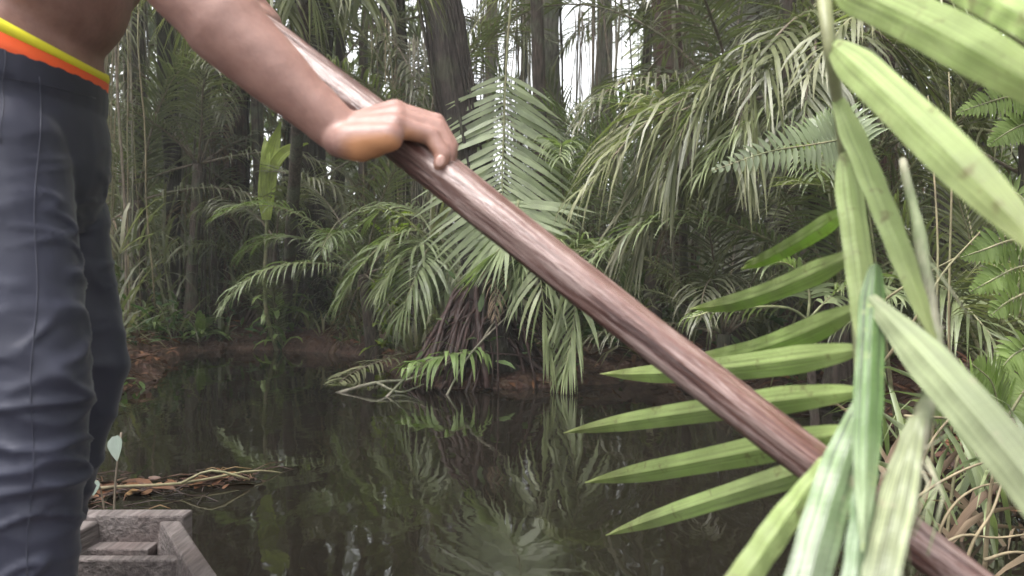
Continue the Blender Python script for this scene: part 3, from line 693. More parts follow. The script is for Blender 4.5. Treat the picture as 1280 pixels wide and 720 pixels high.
fern('fern with a bluish frond pointing left beside the stem of the near frond', [[P(1065, 172, 3.3), P(1020, 180, 3.25), P(960, 190, 3.2), P(888, 214, 3.2)], [P(1075, 190, 3.3), P(1050, 160, 3.4), P(1025, 158, 3.5), P(1005, 170, 3.5)]], (1.9, 3.9), .15, M['fernblue'], wd=.028, n=24, side=(.15, .25, 1))
fern('green fern with stacked fronds at the far right edge under the widest leaflet', [[P(1300, 300, 2.6), P(1265, 300, 2.5), P(1230, 312, 2.5), P(1200, 322, 2.5)], [P(1300, 330, 2.6), P(1270, 335, 2.5), P(1240, 350, 2.5), P(1212, 365, 2.5)], [P(1310, 360, 2.5), P(1285, 365, 2.45), P(1258, 378, 2.4), P(1238, 395, 2.4)], [P(1310, 420, 2.5), P(1290, 430, 2.4), P(1265, 445, 2.4), P(1250, 462, 2.4)], [P(1290, 290, 2.7), P(1280, 250, 2.8), P(1250, 235, 2.8), P(1225, 240, 2.8)]], (1.95, 2.9), .10, M['fern'], wd=.022, n=18, side=(.2, .1, 1))
fern('fern frond reaching in at the top right between the two wide leaflets', [[P(1320, 118, 2.9), P(1275, 118, 2.85), P(1235, 128, 2.8), P(1195, 142, 2.8)], [P(1320, 150, 3.0), P(1290, 152, 2.9), P(1260, 165, 2.9), P(1235, 182, 2.9)]], (2.2, 3.3), .11, M['fern'], wd=.022, n=24, side=(.2, .2, 1))
fern('dark fern low on the right bank behind the dry stems', [[P(1260, 520, 2.5), P(1220, 490, 2.4), P(1180, 500, 2.4), P(1150, 530, 2.35)], [P(1260, 520, 2.5), P(1290, 480, 2.5), P(1320, 500, 2.5)], [P(1250, 530, 2.4), P(1240, 480, 2.3), P(1215, 455, 2.2)]], (1.62, 2.6), .14, M['fern'], wd=.025, n=24, side=(.3, .2, 1))
# dry stems and grasses bottom right
def dry_clump(label, base, stems, mat='drystem', r=.006, blades=0, bl=.5):
    b = Vector((base[0], base[1], ground_z(base[0], base[1])-.03)); root = tag(empty('dry_plant', b), label, 'dry plant')
    for pth in stems:
        mb = MB(); mb.tube(catmull(pth, 14), [r*(1-.6*i/14) for i in range(15)], seg=5); mb.build('stem', M[mat], root)
    if blades:
        mb = MB()
        for k in range(blades):
            a = random.uniform(0, 6.28)
            strip(mb, b+Vector((random.gauss(0, .16), random.gauss(0, .16), random.uniform(.05, .3))), (math.cos(a)*.5, math.sin(a)*.5-.2, 1), Vector((math.cos(a), math.sin(a), .3)), bl*random.uniform(.6, 1.1), .022, 1.5, segs=7, wide=3, fold=.2)
        mb.build('leaves', M['dead'] if blades % 2 else M['palmlight'], root)
    return root
random.seed(5)
dry_clump('tangle of dry tan stems at the bottom right corner behind the pole', (1.35, 2.3), [
 [P(1120, 640, 2.0), P(1180, 600, 2.0), P(1240, 575, 2.0), P(1330, 560, 2.1)], [P(1150, 700, 1.9), P(1200, 670, 1.9), P(1250, 672, 1.9), P(1330, 660, 1.9)],
 [P(1165, 720, 2.0), P(1180, 650, 2.0), P(1220, 610, 2.0), P(1290, 600, 2.0)], [P(1200, 740, 1.9), P(1215, 680, 1.9), P(1240, 640, 1.9), P(1260, 590, 1.95), P(1300, 560, 2.0)],
 [P(1140, 620, 2.1), P(1160, 560, 2.1), P(1190, 520, 2.1), P(1225, 490, 2.1)], [P(1130, 520, 2.2), P(1200, 524, 2.2), P(1330, 540, 2.2)], [P(1230, 700, 1.9), P(1270, 690, 1.9), P(1330, 700, 1.9)]], r=.005, blades=31, bl=.55)
dry_clump('pale slender stems standing at the right edge behind the green fern', (1.7, 2.9), [
 [P(1165, 600, 2.6), P(1168, 450, 2.6), P(1172, 300, 2.6), P(1160, 120, 2.7)], [P(1190, 560, 2.7), P(1186, 400, 2.7), P(1190, 200, 2.75), P(1186, 90, 2.8)], [P(1100, 460, 2.6), P(1150, 390, 2.5), P(1180, 340, 2.5), P(1225, 290, 2.5)],
 [P(1080, 400, 2.8), P(1120, 365, 2.7), P(1200, 320, 2.6), P(1265, 292, 2.5)], [P(1180, 700, 2.4), P(1200, 560, 2.5), P(1240, 480, 2.6), P(1300, 430, 2.6)]], r=.006, blades=24, bl=.8)
dry_clump('grassy clump of long green and tan blades under the wide pale leaflet', (1.5, 2.15), [[P(1230, 720, 2.0), P(1240, 600, 1.95), P(1260, 540, 1.9)]], blades=46, bl=.6)
# fallen branch and green frond lying over the water
p = P(560, 470, 5.9)
fr = tag(empty('fallen_palm_frond', (p.x, p.y, 0)), 'bright green fallen frond dipping into the water before the root mound', 'palm frond')
make_frond(fr, [P(610, 440, 6.05), P(585, 440, 5.9), P(550, 447, 5.75), P(505, 462, 5.6)], M['aroid'], M['rachis'], L=.34, wd=.036, n=22, ang=(62, 40), g=1.9, start=.05, rr=.008, jit=.3)
fr = tag(empty('fallen_branch', (P(500, 485, 6).x, 6, 0)), 'bare forked grey branch lying in the water left of the fallen frond', 'branch')
mb = MB()
for pth, r_ in (([P(420, 492, 5.75), P(470, 478, 5.8), P(520, 472, 5.9), P(590, 440, 6.0)], .014), ([P(470, 478, 5.8), P(500, 490, 5.7), P(530, 480, 5.7)], .01), ([P(480, 500, 5.5), P(510, 470, 5.7), P(540, 455, 5.9)], .01), ([P(555, 500, 5.6), P(590, 440, 5.8), P(650, 380, 6.0)], .009), ([P(600, 430, 5.9), P(620, 400, 6.0), P(660, 360, 6.2)], .008)):
    mb.tube(catmull(pth, 10), [r_*(1-.05*i) for i in range(11)], seg=6, wob=.1)
mb.build('limb', M['vine'], fr)
fr2 = tag(empty('fallen_palm_frond', (P(440, 480, 6.2).x, 6.2, 0)), 'dull fallen frond trailing in the water left of the bare branch', 'palm frond')
make_frond(fr2, [P(520, 440, 7.4), P(480, 450, 7.0), P(440, 466, 6.6), P(415, 488, 6.1)], M['palm'], M['rachisd'], L=.3, wd=.025, n=22, ang=(60, 30), g=.8, rr=.008)
# dry fronds hanging round the root mound
random.seed(9)
rm = tag(empty('dead_palm', (P(600, 470, 6.2).x+.25, 6.15, ground_z(-.0, 6.2)-.05)), 'heap of dead reddish fronds and roots at the foot of the vine wrapped trunk', 'dead palm')
mb = MB()
for k in range(60):
    a = random.uniform(0, 6.28); q = random.uniform(.25, .75); h0 = random.uniform(.2, .85)
    c = Vector((-.16, 6.25, 0))
    mb.tube(catmull([c+Vector((random.gauss(0, .12), random.gauss(0, .1), h0)), c+Vector((math.cos(a)*q*.6, math.sin(a)*q*.5, h0*.7)), c+Vector((math.cos(a)*q, math.sin(a)*q*.7, -.05))], 7), random.uniform(.006, .02), seg=5)
mb.build('roots', M['root'], rm)
for k in range(4): put_frond(rm, TP['d'][k % 2], Vector((-.16, 6.25, .95+random.uniform(-.2, .2)))-rm.location, R(k*137), .42)

# vines hanging from the canopy
random.seed(66)
VM = ['vine', 'vine', 'barkgrey', 'rachisd']
for i in range(95):
    px = random.choice([random.uniform(140, 540), random.uniform(540, 800), random.uniform(780, 1250), random.uniform(-200, 1500)]); d = random.uniform(6.6, 13.5)
    x, y = at(px, d)
    if sd1(x, y) < .1: continue
    z1 = random.uniform(5.5, 7.5); z0 = random.choice([ground_z(x, y)-.02, ground_z(x, y)-.02, random.uniform(.5, 3)])
    pp = []; o = random.random()*50; am = random.uniform(.02, .14)
    for k in range(17):
        u = k/16; z = z1+(z0-z1)*u; pp.append(Vector((x+am*nz(u*3, o, 1), y+am*nz(u*3, o+9, 1), z)))
    mb = MB(); mb.tube(pp, random.uniform(.004, .016), seg=5); o_ = mb.build('hanging_vine', M[random.choice(VM)])
    tag(o_, 'thin vine hanging straight down from the canopy over the far bank', 'vine', 'vines hanging from the canopy')

# ------------------------------------------------------------ raft of leaves and twig on the water beside the bow
random.seed(4)
lb = MB()
M['wetlitter'] = leafmat('wet_fallen_leaf', [(.0, (.02, .012, .010)), (.55, (.055, .028, .02)), (.85, (.13, .06, .03)), (1, (.20, .13, .06))], tip=(.05, .03, .02), trans=.05, rough=.35)
for k in range(560):
    u = random.random()**1.3; x = -1.85+.78*u+random.gauss(0, .06); y = 2.75+.42*u+random.gauss(0, .05+.14*(1-u)); a = random.uniform(0, 6.28); L_ = random.choice([.03, .05, .08, .13])
    strip(lb, (x, y, random.uniform(-.012, .012)), (math.cos(a), math.sin(a), random.gauss(.03, .12)), Vector((random.gauss(0, .25), random.gauss(0, .25), 1)), L_*random.uniform(.7, 1.2), L_*random.uniform(.2, .5), .5, segs=4, curl=random.uniform(-.6, .6))
for k in range(60):
    u = random.random(); x = -1.85+.8*u+random.gauss(0, .08); y = 2.75+.42*u+random.gauss(0, .14); a = random.gauss(.4, .8); q = random.uniform(.05, .2)
    lb.tube([(x, y, .0), (x+math.cos(a)*q*.5, y+math.sin(a)*q*.5, .012), (x+math.cos(a)*q, y+math.sin(a)*q, -.002)], .002, seg=4)
tag(lb.build('floating_leaves', M['wetlitter']), kind='stuff', label='brown leaves floating on the water beyond the bow of the canoe', cat='leaves')
mb = MB()
mb.tube(catmull([(-1.75, 2.75, .02), (-1.45, 2.8, .05), (-1.22, 2.95, .03), (-1.02, 3.15, .03), (-.9, 3.3, -.02)], 14), [.007-.0003*i for i in range(15)], seg=6, wob=.1)
mb.tube(catmull([(-1.22, 2.95, .03), (-1.12, 2.98, .07), (-1.0, 3.05, .02)], 6), .005, seg=5)
tag(mb.build('floating_twig', M['drystem']), 'thin pale twig floating beside the brown leaves beyond the bow', 'twig')
pr = tag(empty('water_plant', (-1.30, 2.6, 0)), 'thin plant with two whitish leaves standing in the water beside the trouser leg', 'plant')
mb = MB(); mb.tube(catmull([(-1.30, 2.6, -.2), (-1.29, 2.6, .1), (-1.27, 2.6, .28)], 8), .004, seg=5); mb.tube(catmull([(-1.30, 2.6, -.2), (-1.33, 2.6, .06), (-1.34, 2.58, .13)], 8), .003, seg=5); mb.build('stem', M['rachisd'], pr)
M['whiteleaf'] = leafmat('whitish_leaf', [(.0, (.19, .24, .20)), (1, (.26, .30, .26))], tip=(.24, .24, .18), vein=10, veinamt=.1, trans=.2)
for b_, d_, L_, w_ in (((-1.285, 2.59, .27), (.35, -.5, -1), .085, .05), ((-1.34, 2.58, .13), (-.1, -.3, -1), .05, .035)):
    mb = MB(); strip(mb, b_, d_, Vector((0, -1, .2)), L_, w_, .2, segs=6, wide=3, fold=.15); mb.build('leaf', M['whiteleaf'], pr)

# ------------------------------------------------------------ canoe
st = [(1.72, -.935, -.712), (1.4, -.955, -.515), (1.0, -.90, -.33), (.5, -.73, -.12), (0, -.49, .13), (-.6, -.17, .43), (-1.3, .27, .77), (-1.95, .70, .98)]
def lerp_st(y):
    for a, b in zip(st, st[1:]):
        if b[0] <= y <= a[0]:
            t = (a[0]-y)/(a[0]-b[0]); return a[1]+(b[1]-a[1])*t, a[2]+(b[2]-a[2])*t
    return st[-1][1:]
canoe = tag(empty('canoe', (-.2, 0, 0)), 'weathered wooden dugout canoe with a blunt bow, floating under the standing person', 'canoe')
hb = MB(); secs = []
yy = [1.72-.0*k for k in range(1)]+[1.6, 1.5, 1.4, 1.25, 1.1, 1.0, .8, .6, .5, .3, .1, 0, -.3, -.6, -.9, -1.2, -1.5, -1.75, -1.95]
TH = .046
for y in yy:
    l_, r_ = lerp_st(y); e = .0
    wv = .004*nz(y*3, 0, 1); zt = .25+wv
    zb = -.12 if -1.75 < y < 1.5 else (-.02 if y in (1.72, -1.95) else -.08)
    k = .05
    secs.append([(l_, y, zt), (l_+k*.3, y, .1), (l_+k, y, zb+.05), (l_+k*1.6, y, zb), (r_-k*1.6, y, zb), (r_-k, y, zb+.05), (r_-k*.3, y, .1), (r_, y, zt),
                 (r_-TH, y, zt), (r_-TH-k*.3, y, .1), (r_-TH-k, y, .04), (l_+TH+k, y, .04), (l_+TH+k*.3, y, .1), (l_+TH, y, zt)])
n = 14; vs_ = [p for s_ in secs for p in s_]; fs = []
for i in range(len(secs)-1):
    for k in range(n): a, b = i*n+k, i*n+(k+1) % n; fs.append((a, b, b+n, a+n))
fs += [tuple(range(n))[::-1], tuple(range((len(secs)-1)*n, len(secs)*n))]
hb.add(vs_, fs, [(.5, 0, 0)]*len(vs_))
hull = hb.build('hull', M['wood'], canoe, smooth=False)
def bev(o, w_=.005):
    m = o.modifiers.new('bevel', 'BEVEL'); m.width = w_; m.segments = 2; m.limit_method = 'ANGLE'; m.angle_limit = R(30)
bev(hull, .006)
# bow block with a sunken pocket, and the boards
bb = MB(); bb.box((-.8235, 1.745, .130), (.236, .050, .262)); o = bb.build('bow_block', M['wood'], canoe, smooth=False); bev(o)
bb = MB(); bb.box((-.835, 1.695, .105), (.15, .05, .20)); o = bb.build('bow_plate', M['wood'], canoe, smooth=False); bev(o, .003)
bb = MB(); bb.box((-.765, 1.53, .140), (.28, .028, .19)); o = bb.build('bulkhead', M['wood'], canoe, smooth=False); bev(o, .004)
bb = MB(); bb.box((.13, -.45, .205), (.52, .2, .025), rz=.5); o = bb.build('thwart', M['wood'], canoe, smooth=False); bev(o, .004)
bb = MB(); bb.box((.84, -1.96, .125), (.30, .05, .26)); o = bb.build('stern_block', M['wood'], canoe, smooth=False); bev(o)

# ------------------------------------------------------------ the punting pole
def polemat():
    m, n, l = newmat('wet_palm_wood')
    tc = n.new('ShaderNodeTexCoord'); mp = n.new('ShaderNodeMapping'); mp.inputs['Scale'].default_value = (.5, 13, 13); l.new(tc.outputs['Object'], mp.inputs[0])
    a = n.new('ShaderNodeTexNoise'); a.inputs['Scale'].default_value = 9; a.inputs['Detail'].default_value = 6; a.inputs['Roughness'].default_value = .65
    mp2 = n.new('ShaderNodeMapping'); mp2.inputs['Scale'].default_value = (3, 22, 22); l.new(tc.outputs['Object'], mp2.inputs[0])
    b = n.new('ShaderNodeTexNoise'); b.inputs['Scale'].default_value = 2.2; b.inputs['Detail'].default_value = 5; b.inputs['Roughness'].default_value = .7
    l.new(mp.outputs[0], a.inputs['Vector']); l.new(mp2.outputs[0], b.inputs['Vector'])
    r1 = ramp(n, [(.30, (.016, .008, .008)), (.41, (.075, .030, .024)), (.50, (.13, .062, .050)), (.57, (.26, .18, .16)), (.63, (.10, .042, .034)), (.75, (.06, .022, .018))]); l.new(a.outputs[0], r1.inputs[0])
    r2 = ramp(n, [(.56, (0, 0, 0)), (.62, (1, 1, 1))]); l.new(b.outputs[0], r2.inputs[0])
    mm = n.new('ShaderNodeMath'); mm.operation = 'MULTIPLY'; l.new(r2.outputs[0], mm.inputs[0]); mm.inputs[1].default_value = .55
    c = mixc(n, l, mm.outputs[0], r1.outputs[0], (.36, .27, .25))
    bs = n.new('ShaderNodeBsdfPrincipled'); l.new(c, bs.inputs['Base Color']); bs.inputs['Roughness'].default_value = .33; bs.inputs['Specular IOR Level'].default_value = .8
    ad = n.new('ShaderNodeMath'); ad.operation = 'ADD'; l.new(a.outputs[0], ad.inputs[0]); l.new(b.outputs[0], ad.inputs[1])
    bp = n.new('ShaderNodeBump'); bp.inputs['Strength'].default_value = .8; bp.inputs['Distance'].default_value = .005
    l.new(ad.outputs[0], bp.inputs['Height']); l.new(bp.outputs[0], bs.inputs['Normal'])
    o = n.new('ShaderNodeOutputMaterial'); l.new(bs.outputs[0], o.inputs[0]); return m
PA, PB = P(350, 62, 1.12), P(1180, 704, .72)
pd = (PB-PA).normalized()
p0, p1 = PA-pd*.27, PB+pd*1.55
Lp = (p1-p0).length
def pole_r(x):  return .0265-.0080*min(1, max(0, (x-.55)/.75))
pv, pf, pa_ = [], [], []; NS, NR = 240, 20
prof_ = [1.06, .98, .93, .98, 1.06, .86, .90, 1.0, 1.07, 1.06, .96, .89, .92, 1.02, 1.08, .84, .88, 1.0, 1.06, 1.08]
for i in range(NS+1):
    x = Lp*i/NS
    for k in range(NR):
        a = 2*math.pi*k/NR; q = pole_r(x)*(prof_[k]+.07*nz(x*2.0, k*.45, 1, 3)+.05*nz(x*9, k*.7, 1, 5)+.02*nz(x*30, k*.9, 1, 5))
        if i in (0, NS): q *= .9
        pv.append((x, math.cos(a)*q*1.04+.006*nz(x*1.3, 0, 1, 8), math.sin(a)*q*.94+.006*nz(x*1.3, 4, 1, 8))); pa_.append((.5, x, k/NR))
for i in range(NS):
    for k in range(NR): a, b = i*NR+k, i*NR+(k+1) % NR; pf.append((a, b, b+NR, a+NR))
pf += [tuple(range(NR))[::-1], tuple(range(NS*NR, NS*NR+NR))]
pb_ = MB(); pb_.add(pv, pf, pa_)
pole = tag(pb_.build('punting_pole', polemat()), 'reddish brown wet wooden pole slanting down across the picture in the hand of the person', 'pole')
pole.location = p0; pole.rotation_euler = pd.to_track_quat('X', 'Z').to_euler()

# ------------------------------------------------------------ the person
def capsule(bm, a, b, ra, rb, seg=18):
    a, b = Vector(a), Vector(b); d = b-a; L = max(d.length, 1e-5); q = d.to_track_quat('Z', 'Y') if d.length > 1e-5 else Vector((0, 0, 1)).to_track_quat('Z', 'Y')
    rings = []
    for i in range(6): t = -math.pi/2+math.pi/2*(i+.35)/6; rings.append((ra*math.sin(t), ra*math.cos(t)))
    for i in range(5): t = i/4; rings.append((L*t, ra+(rb-ra)*t))
    for i in range(6): t = math.pi/2*(i+.65)/6; rings.append((L+rb*math.sin(t), rb*math.cos(t)))
    vv = [[bm.verts.new(a+q@Vector((math.cos(2*math.pi*k/seg)*r_, math.sin(2*math.pi*k/seg)*r_, z))) for k in range(seg)] for z, r_ in rings]
    for i in range(len(vv)-1):
        for k in range(seg): bm.faces.new((vv[i][k], vv[i][(k+1) % seg], vv[i+1][(k+1) % seg], vv[i+1][k]))
    bm.faces.new(vv[0][::-1]); bm.faces.new(vv[-1])
def ellip(bm, c, r, rot=None, seg=24):
    m = Matrix.Translation(Vector(c))@(rot.to_4x4() if rot else Matrix.Identity(4))@Matrix.Diagonal((*r, 1))
    bmesh.ops.create_uvsphere(bm, u_segments=seg, v_segments=seg//2, radius=1, matrix=m)
def melt(bm, vox, smooth, name):
    me = bpy.data.meshes.new(name); bm.normal_update(); bm.to_mesh(me); bm.free()
    o = bpy.data.objects.new(name, me); col.objects.link(o)
    m = o.modifiers.new('r', 'REMESH'); m.mode = 'VOXEL'; m.voxel_size = vox
    s_ = o.modifiers.new('s', 'SMOOTH'); s_.iterations = smooth; s_.factor = .5
    dg = bpy.context.evaluated_depsgraph_get(); dg.update()
    me2 = bpy.data.meshes.new_from_object(o.evaluated_get(dg)); bpy.data.objects.remove(o)
    me2.polygons.foreach_set('use_smooth', [True]*len(me2.polygons)); return me2
person = tag(empty('person', (-.75, 1.24, .04)), 'shirtless person in dark trousers standing in the canoe, one hand gripping the long pole', 'person')
PL = Vector(person.location)
hip = Vector((-.735, 1.25, 1.0))
W_ = P(424, 166, .975); EL = P(222, -22, .955); SHR = Vector((-.60, 1.07, 1.32)); SHL = Vector((-.60, 1.43, 1.37))
bm = bmesh.new()
# trunk of the body
ellip(bm, (-.772, 1.25, 1.0), (.10, .15, .12)); ellip(bm, (-.765, 1.25, 1.10), (.104, .158, .13))
ellip(bm, (-.715, 1.25, 1.24), (.103, .15, .14)); ellip(bm, (-.655, 1.25, 1.33), (.11, .17, .11))
for sy in (-1, 1):
    ellip(bm, (-.585, 1.25+sy*.07, 1.30), (.045, .08, .06)); capsule(bm, (-.63, 1.25+sy*.12, 1.36), (-.745, 1.25+sy*.075, 1.15), .06, .048)
capsule(bm, (-.65, 1.25, 1.38), SHR, .06, .056); capsule(bm, (-.65, 1.25, 1.40), SHL, .06, .056)
capsule(bm, (-.635, 1.25, 1.38), (-.575, 1.25, 1.52), .062, .056)
# head facing +x, looking ahead and slightly down
HC = Vector((-.535, 1.25, 1.63)); rt = Matrix.Rotation(R(12), 3, 'Y')
ellip(bm, HC+Vector((-.01, 0, .02)), (.098, .075, .10), rt); ellip(bm, HC+Vector((.035, 0, -.055)), (.06, .055, .065), rt)
ellip(bm, HC+Vector((.075, 0, -.095)), (.028, .03, .022)); ellip(bm, HC+Vector((.098, 0, -.022)), (.02, .017, .015)); capsule(bm, HC+Vector((.088, 0, .02)), HC+Vector((.103, 0, -.018)), .008, .012)
for sy in (-1, 1):
    ellip(bm, HC+Vector((.078, sy*.032, .022)), (.02, .02, .008)); ellip(bm, HC+Vector((.065, sy*.04, -.025)), (.022, .02, .018)); ellip(bm, HC+Vector((-.005, sy*.078, -.01)), (.02, .01, .032))
ellip(bm, HC+Vector((.092, 0, -.053)), (.013, .025, .006)); ellip(bm, HC+Vector((.090, 0, -.064)), (.013, .022, .007))
# right arm
capsule(bm, SHR, SHR.lerp(EL, .5), .056, .050); capsule(bm, SHR.lerp(EL, .4), EL, .050, .042)
m1 = EL.lerp(W_, .28); sdv = (W_-EL).normalized(); pv_ = sdv.cross(Vector((0, 1, 0))).normalized()
capsule(bm, EL, m1+pv_*.004, .043, .0485); capsule(bm, m1, EL.lerp(W_, .62), .0485, .040); capsule(bm, EL.lerp(W_, .6), W_, .040, .0265)
capsule(bm, EL.lerp(W_, .7)+pv_*.008, W_+pv_*.008, .028, .022); capsule(bm, EL.lerp(W_, .7)-pv_*.008, W_-pv_*.006, .028, .021)
# right hand over the pole
K = {'i': (P(489, 141, 1.022), P(538, 152, 1.035), P(557, 178, 1.032), P(558, 198, 1.025), .0112),
     'm': (P(494, 140, 1.000), P(545, 153, 1.012), P(563, 182, 1.008), P(562, 203, .998), .0116),
     'r': (P(496, 147, .978), P(547, 160, .989), P(562, 188, .984), P(558, 208, .976), .0112),
     'p': (P(494, 158, .957), P(538, 170, .967), P(554, 194, .962), P(550, 206, .960), .0112)}
for k_, (a, b, c, d, r_) in K.items():
    capsule(bm, W_.lerp(a, .15), a, .0185, r_*1.42); ellip(bm, a+Vector((0, 0, .001)), (r_*1.4, r_*1.3, r_*1.3))
    capsule(bm, a, b, r_*1.22, r_*1.02, 14); ellip(bm, b, (r_*1.1,)*3, seg=14); capsule(bm, b, c, r_*1.0, r_*.92, 14); capsule(bm, c, d, r_*.92, r_*.8, 14)
capsule(bm, P(436, 177, .955), P(486, 172, .945), .0215, .0175); ellip(bm, P(455, 179, .952), (.034, .019, .0195)); capsule(bm, P(426, 174, .965), P(450, 180, .955), .023, .022)
# web and thumb closing under the pole on its far side
capsule(bm, P(440, 172, 1.0), P(476, 178, 1.04), .020, .016); capsule(bm, P(476, 178, 1.04), P(498, 186, 1.075), .0125, .0105, 14); capsule(bm, P(498, 186, 1.075), P(524, 190, 1.085), .0102, .0085, 14)
# left arm holding the pole's top end
LH = p0+pd*.05; EL2 = Vector((-.50, 1.60, 1.275))
capsule(bm, SHL, EL2, .054, .040); LW = LH+Vector((-.02, .055, -.045)); capsule(bm, EL2, EL2.lerp(LW, .35), .041, .044); capsule(bm, EL2.lerp(LW, .35), LW, .044, .026)
ax = pd; e1 = Vector((0, 1, 0)); e1 = (e1-ax*e1.dot(ax)).normalized(); e2 = ax.cross(e1)
capsule(bm, LW, LH+e1*.045, .024, .026)
for j in range(4):
    o_ = ax*(-.028+.020*j); rr = .036
    pts_ = [LH+o_+(e1*math.cos(t_)+e2*math.sin(t_))*rr for t_ in (R(20), R(95), R(165), R(235))]
    capsule(bm, LH+o_*.8+e1*.045, pts_[0], .013, .0105, 12)
    for q in range(3): capsule(bm, pts_[q], pts_[q+1], .0105-.001*q, .0098-.001*q, 12)
tp = [LH+ax*.03+(e1*math.cos(t_)+e2*math.sin(t_))*.036 for t_ in (R(0), R(-60), R(-120))]
capsule(bm, tp[0], tp[1], .013, .011, 12); capsule(bm, tp[1], tp[2], .011, .009, 12)
# legs and feet
LEG = [((-.755, 1.165, .95), (-.680, 1.13, .61), (-.70, 1.12, .13)), ((-.80, 1.335, .95), (-.738, 1.36, .62), (-.868, 1.36, .14))]
for a, b, c in LEG:
    capsule(bm, a, b, .078, .052); capsule(bm, b, Vector(b).lerp(Vector(c), .35), .05, .052); capsule(bm, Vector(b).lerp(Vector(c), .35), c, .05, .034)
    c = Vector(c); capsule(bm, c+Vector((-.02, 0, -.03)), c+Vector((.10, 0, -.058)), .034, .028); capsule(bm, c+Vector((.09, 0, -.062)), c+Vector((.15, 0, -.068)), .028, .022)
    for q in range(5): capsule(bm, c+Vector((.14, -.03+.015*q, -.072)), c+Vector((.178-.006*abs(q-1), -.03+.015*q, -.074)), .0105, .009, 10)
me = melt(bm, .0032, 5, 'person')
bm = bmesh.new(); bm.from_mesh(me); hk = W_.lerp(P(545, 180, .99), .5); 
sv = [v for v in bm.verts if v.co.z > .9 and v.co.z < 1.45 and (v.co-hk).length > .095 and (v.co-LH).length > .09]
for _ in range(22): bmesh.ops.smooth_vert(bm, verts=sv, factor=.6, use_axis_x=True, use_axis_y=True, use_axis_z=True)
bm.to_mesh(me); bm.free(); me.polygons.foreach_set('use_smooth', [True]*len(me.polygons))
def skinmat():
    m, n, l = newmat('brown_skin')
    tc = n.new('ShaderNodeTexCoord'); a = n.new('ShaderNodeTexNoise'); a.inputs['Scale'].default_value = 22; a.inputs['Detail'].default_value = 8; a.inputs['Roughness'].default_value = .7; l.new(tc.outputs['Object'], a.inputs['Vector'])
    r = ramp(n, [(.3, (.18, .092, .074)), (.6, (.27, .150, .122)), (.8, (.32, .185, .155))]); l.new(a.outputs[0], r.inputs[0])
    at_ = n.new('ShaderNodeAttribute'); at_.attribute_name = 'palm'
    c = mixc(n, l, at_.outputs['Fac'], r.outputs[0], (.46, .215, .10))
    f = n.new('ShaderNodeTexNoise'); f.inputs['Scale'].default_value = 260; f.inputs['Detail'].default_value = 3; l.new(tc.outputs['Object'], f.inputs['Vector'])
    g_ = n.new('ShaderNodeTexNoise'); g_.inputs['Scale'].default_value = 45; g_.inputs['Detail'].default_value = 4; l.new(tc.outputs['Object'], g_.inputs['Vector'])
    ad = n.new('ShaderNodeMath'); ad.operation = 'MULTIPLY_ADD'; l.new(f.outputs[0], ad.inputs[0]); ad.inputs[1].default_value = .35; l.new(g_.outputs[0], ad.inputs[2])
    bs = n.new('ShaderNodeBsdfPrincipled'); l.new(c, bs.inputs['Base Color']); bs.inputs['Roughness'].default_value = .52; bs.inputs['Specular IOR Level'].default_value = .55
    bs.inputs['Subsurface Weight'].default_value = .08; bs.inputs['Subsurface Radius'].default_value = (.012, .004, .002); bs.inputs['Subsurface Scale'].default_value = 1
    bp = n.new('ShaderNodeBump'); bp.inputs['Strength'].default_value = .45; bp.inputs['Distance'].default_value = .0016; l.new(ad.outputs[0], bp.inputs['Height']); l.new(bp.outputs[0], bs.inputs['Normal'])
    o = n.new('ShaderNodeOutputMaterial'); l.new(bs.outputs[0], o.inputs[0]); return m
nV = len(me.vertices); co = np.empty(nV*3, np.float32); me.vertices.foreach_get('co', co); co = co.reshape(-1, 3)
no_ = np.empty(nV*3, np.float32); me.vertices.foreach_get('normal', no_); no_ = no_.reshape(-1, 3)
# paler skin on the palm side and along its edge, from the heel of the hand to the finger roots
h0, h1_ = np.array(W_), np.array(P(545, 180, .99)); ax_ = (h1_-h0)/np.linalg.norm(h1_-h0); u = (co-h0)@ax_; ctr = h0+np.outer(u, ax_); rad_ = np.linalg.norm(co-ctr, axis=1)
down = -no_[:, 2]*.9-no_[:, 1]*.25-.1*no_[:, 0]
pm = np.clip((down+.02)/.55, 0, 1)*np.clip((u-.002)/.02, 0, 1)*(rad_ < .1)*(u < .2)
near_hand = (u > -.0) & (rad_ < .1) & (co[:, 1] < 1.12)
pm = pm*near_hand*np.clip((.115-u)/.05, .25, 1)
at2 = me.attributes.new('palm', 'FLOAT', 'POINT'); at2.data.foreach_set('value', pm.astype(np.float32))
co2 = co-np.array(PL); me.vertices.foreach_set('co', co2.astype(np.float32).ravel()); me.update()
body = bpy.data.objects.new('body', me); col.objects.link(body); body.parent = person; me.materials.append(skinmat())
# fingernails of the right hand
nm_, nn_, nl_ = newmat('nail'); b_ = nn_.new('ShaderNodeBsdfPrincipled'); b_.inputs['Base Color'].default_value = (.27, .155, .125, 1); b_.inputs['Roughness'].default_value = .3
o_ = nn_.new('ShaderNodeOutputMaterial'); nl_.new(b_.outputs[0], o_.inputs[0])
for k_, (a, b, c, d, r_) in K.items():
    q_ = Matrix.Rotation(0, 3, 'X'); dd_ = (d-c).normalized(); on = (Vector((.15, -.8, .45))-dd_*Vector((.15, -.8, .45)).dot(dd_)).normalized(); sx = dd_.cross(on)
    bm = bmesh.new(); ellip(bm, (0, 0, 0), (r_*.52, r_*.72, .0016), seg=16)
    mt_ = Matrix((sx, dd_, on)).transposed(); cc_ = c.lerp(d, .86)+on*(r_*.80)-PL
    for v in bm.verts: v.co = mt_@v.co+cc_
    nme = bpy.data.meshes.new('fingernail'); bm.to_mesh(nme); bm.free(); nme.polygons.foreach_set('use_smooth', [True]*len(nme.polygons)); nme.materials.append(nm_)
    no2 = bpy.data.objects.new('fingernail', nme); col.objects.link(no2); no2.parent = person
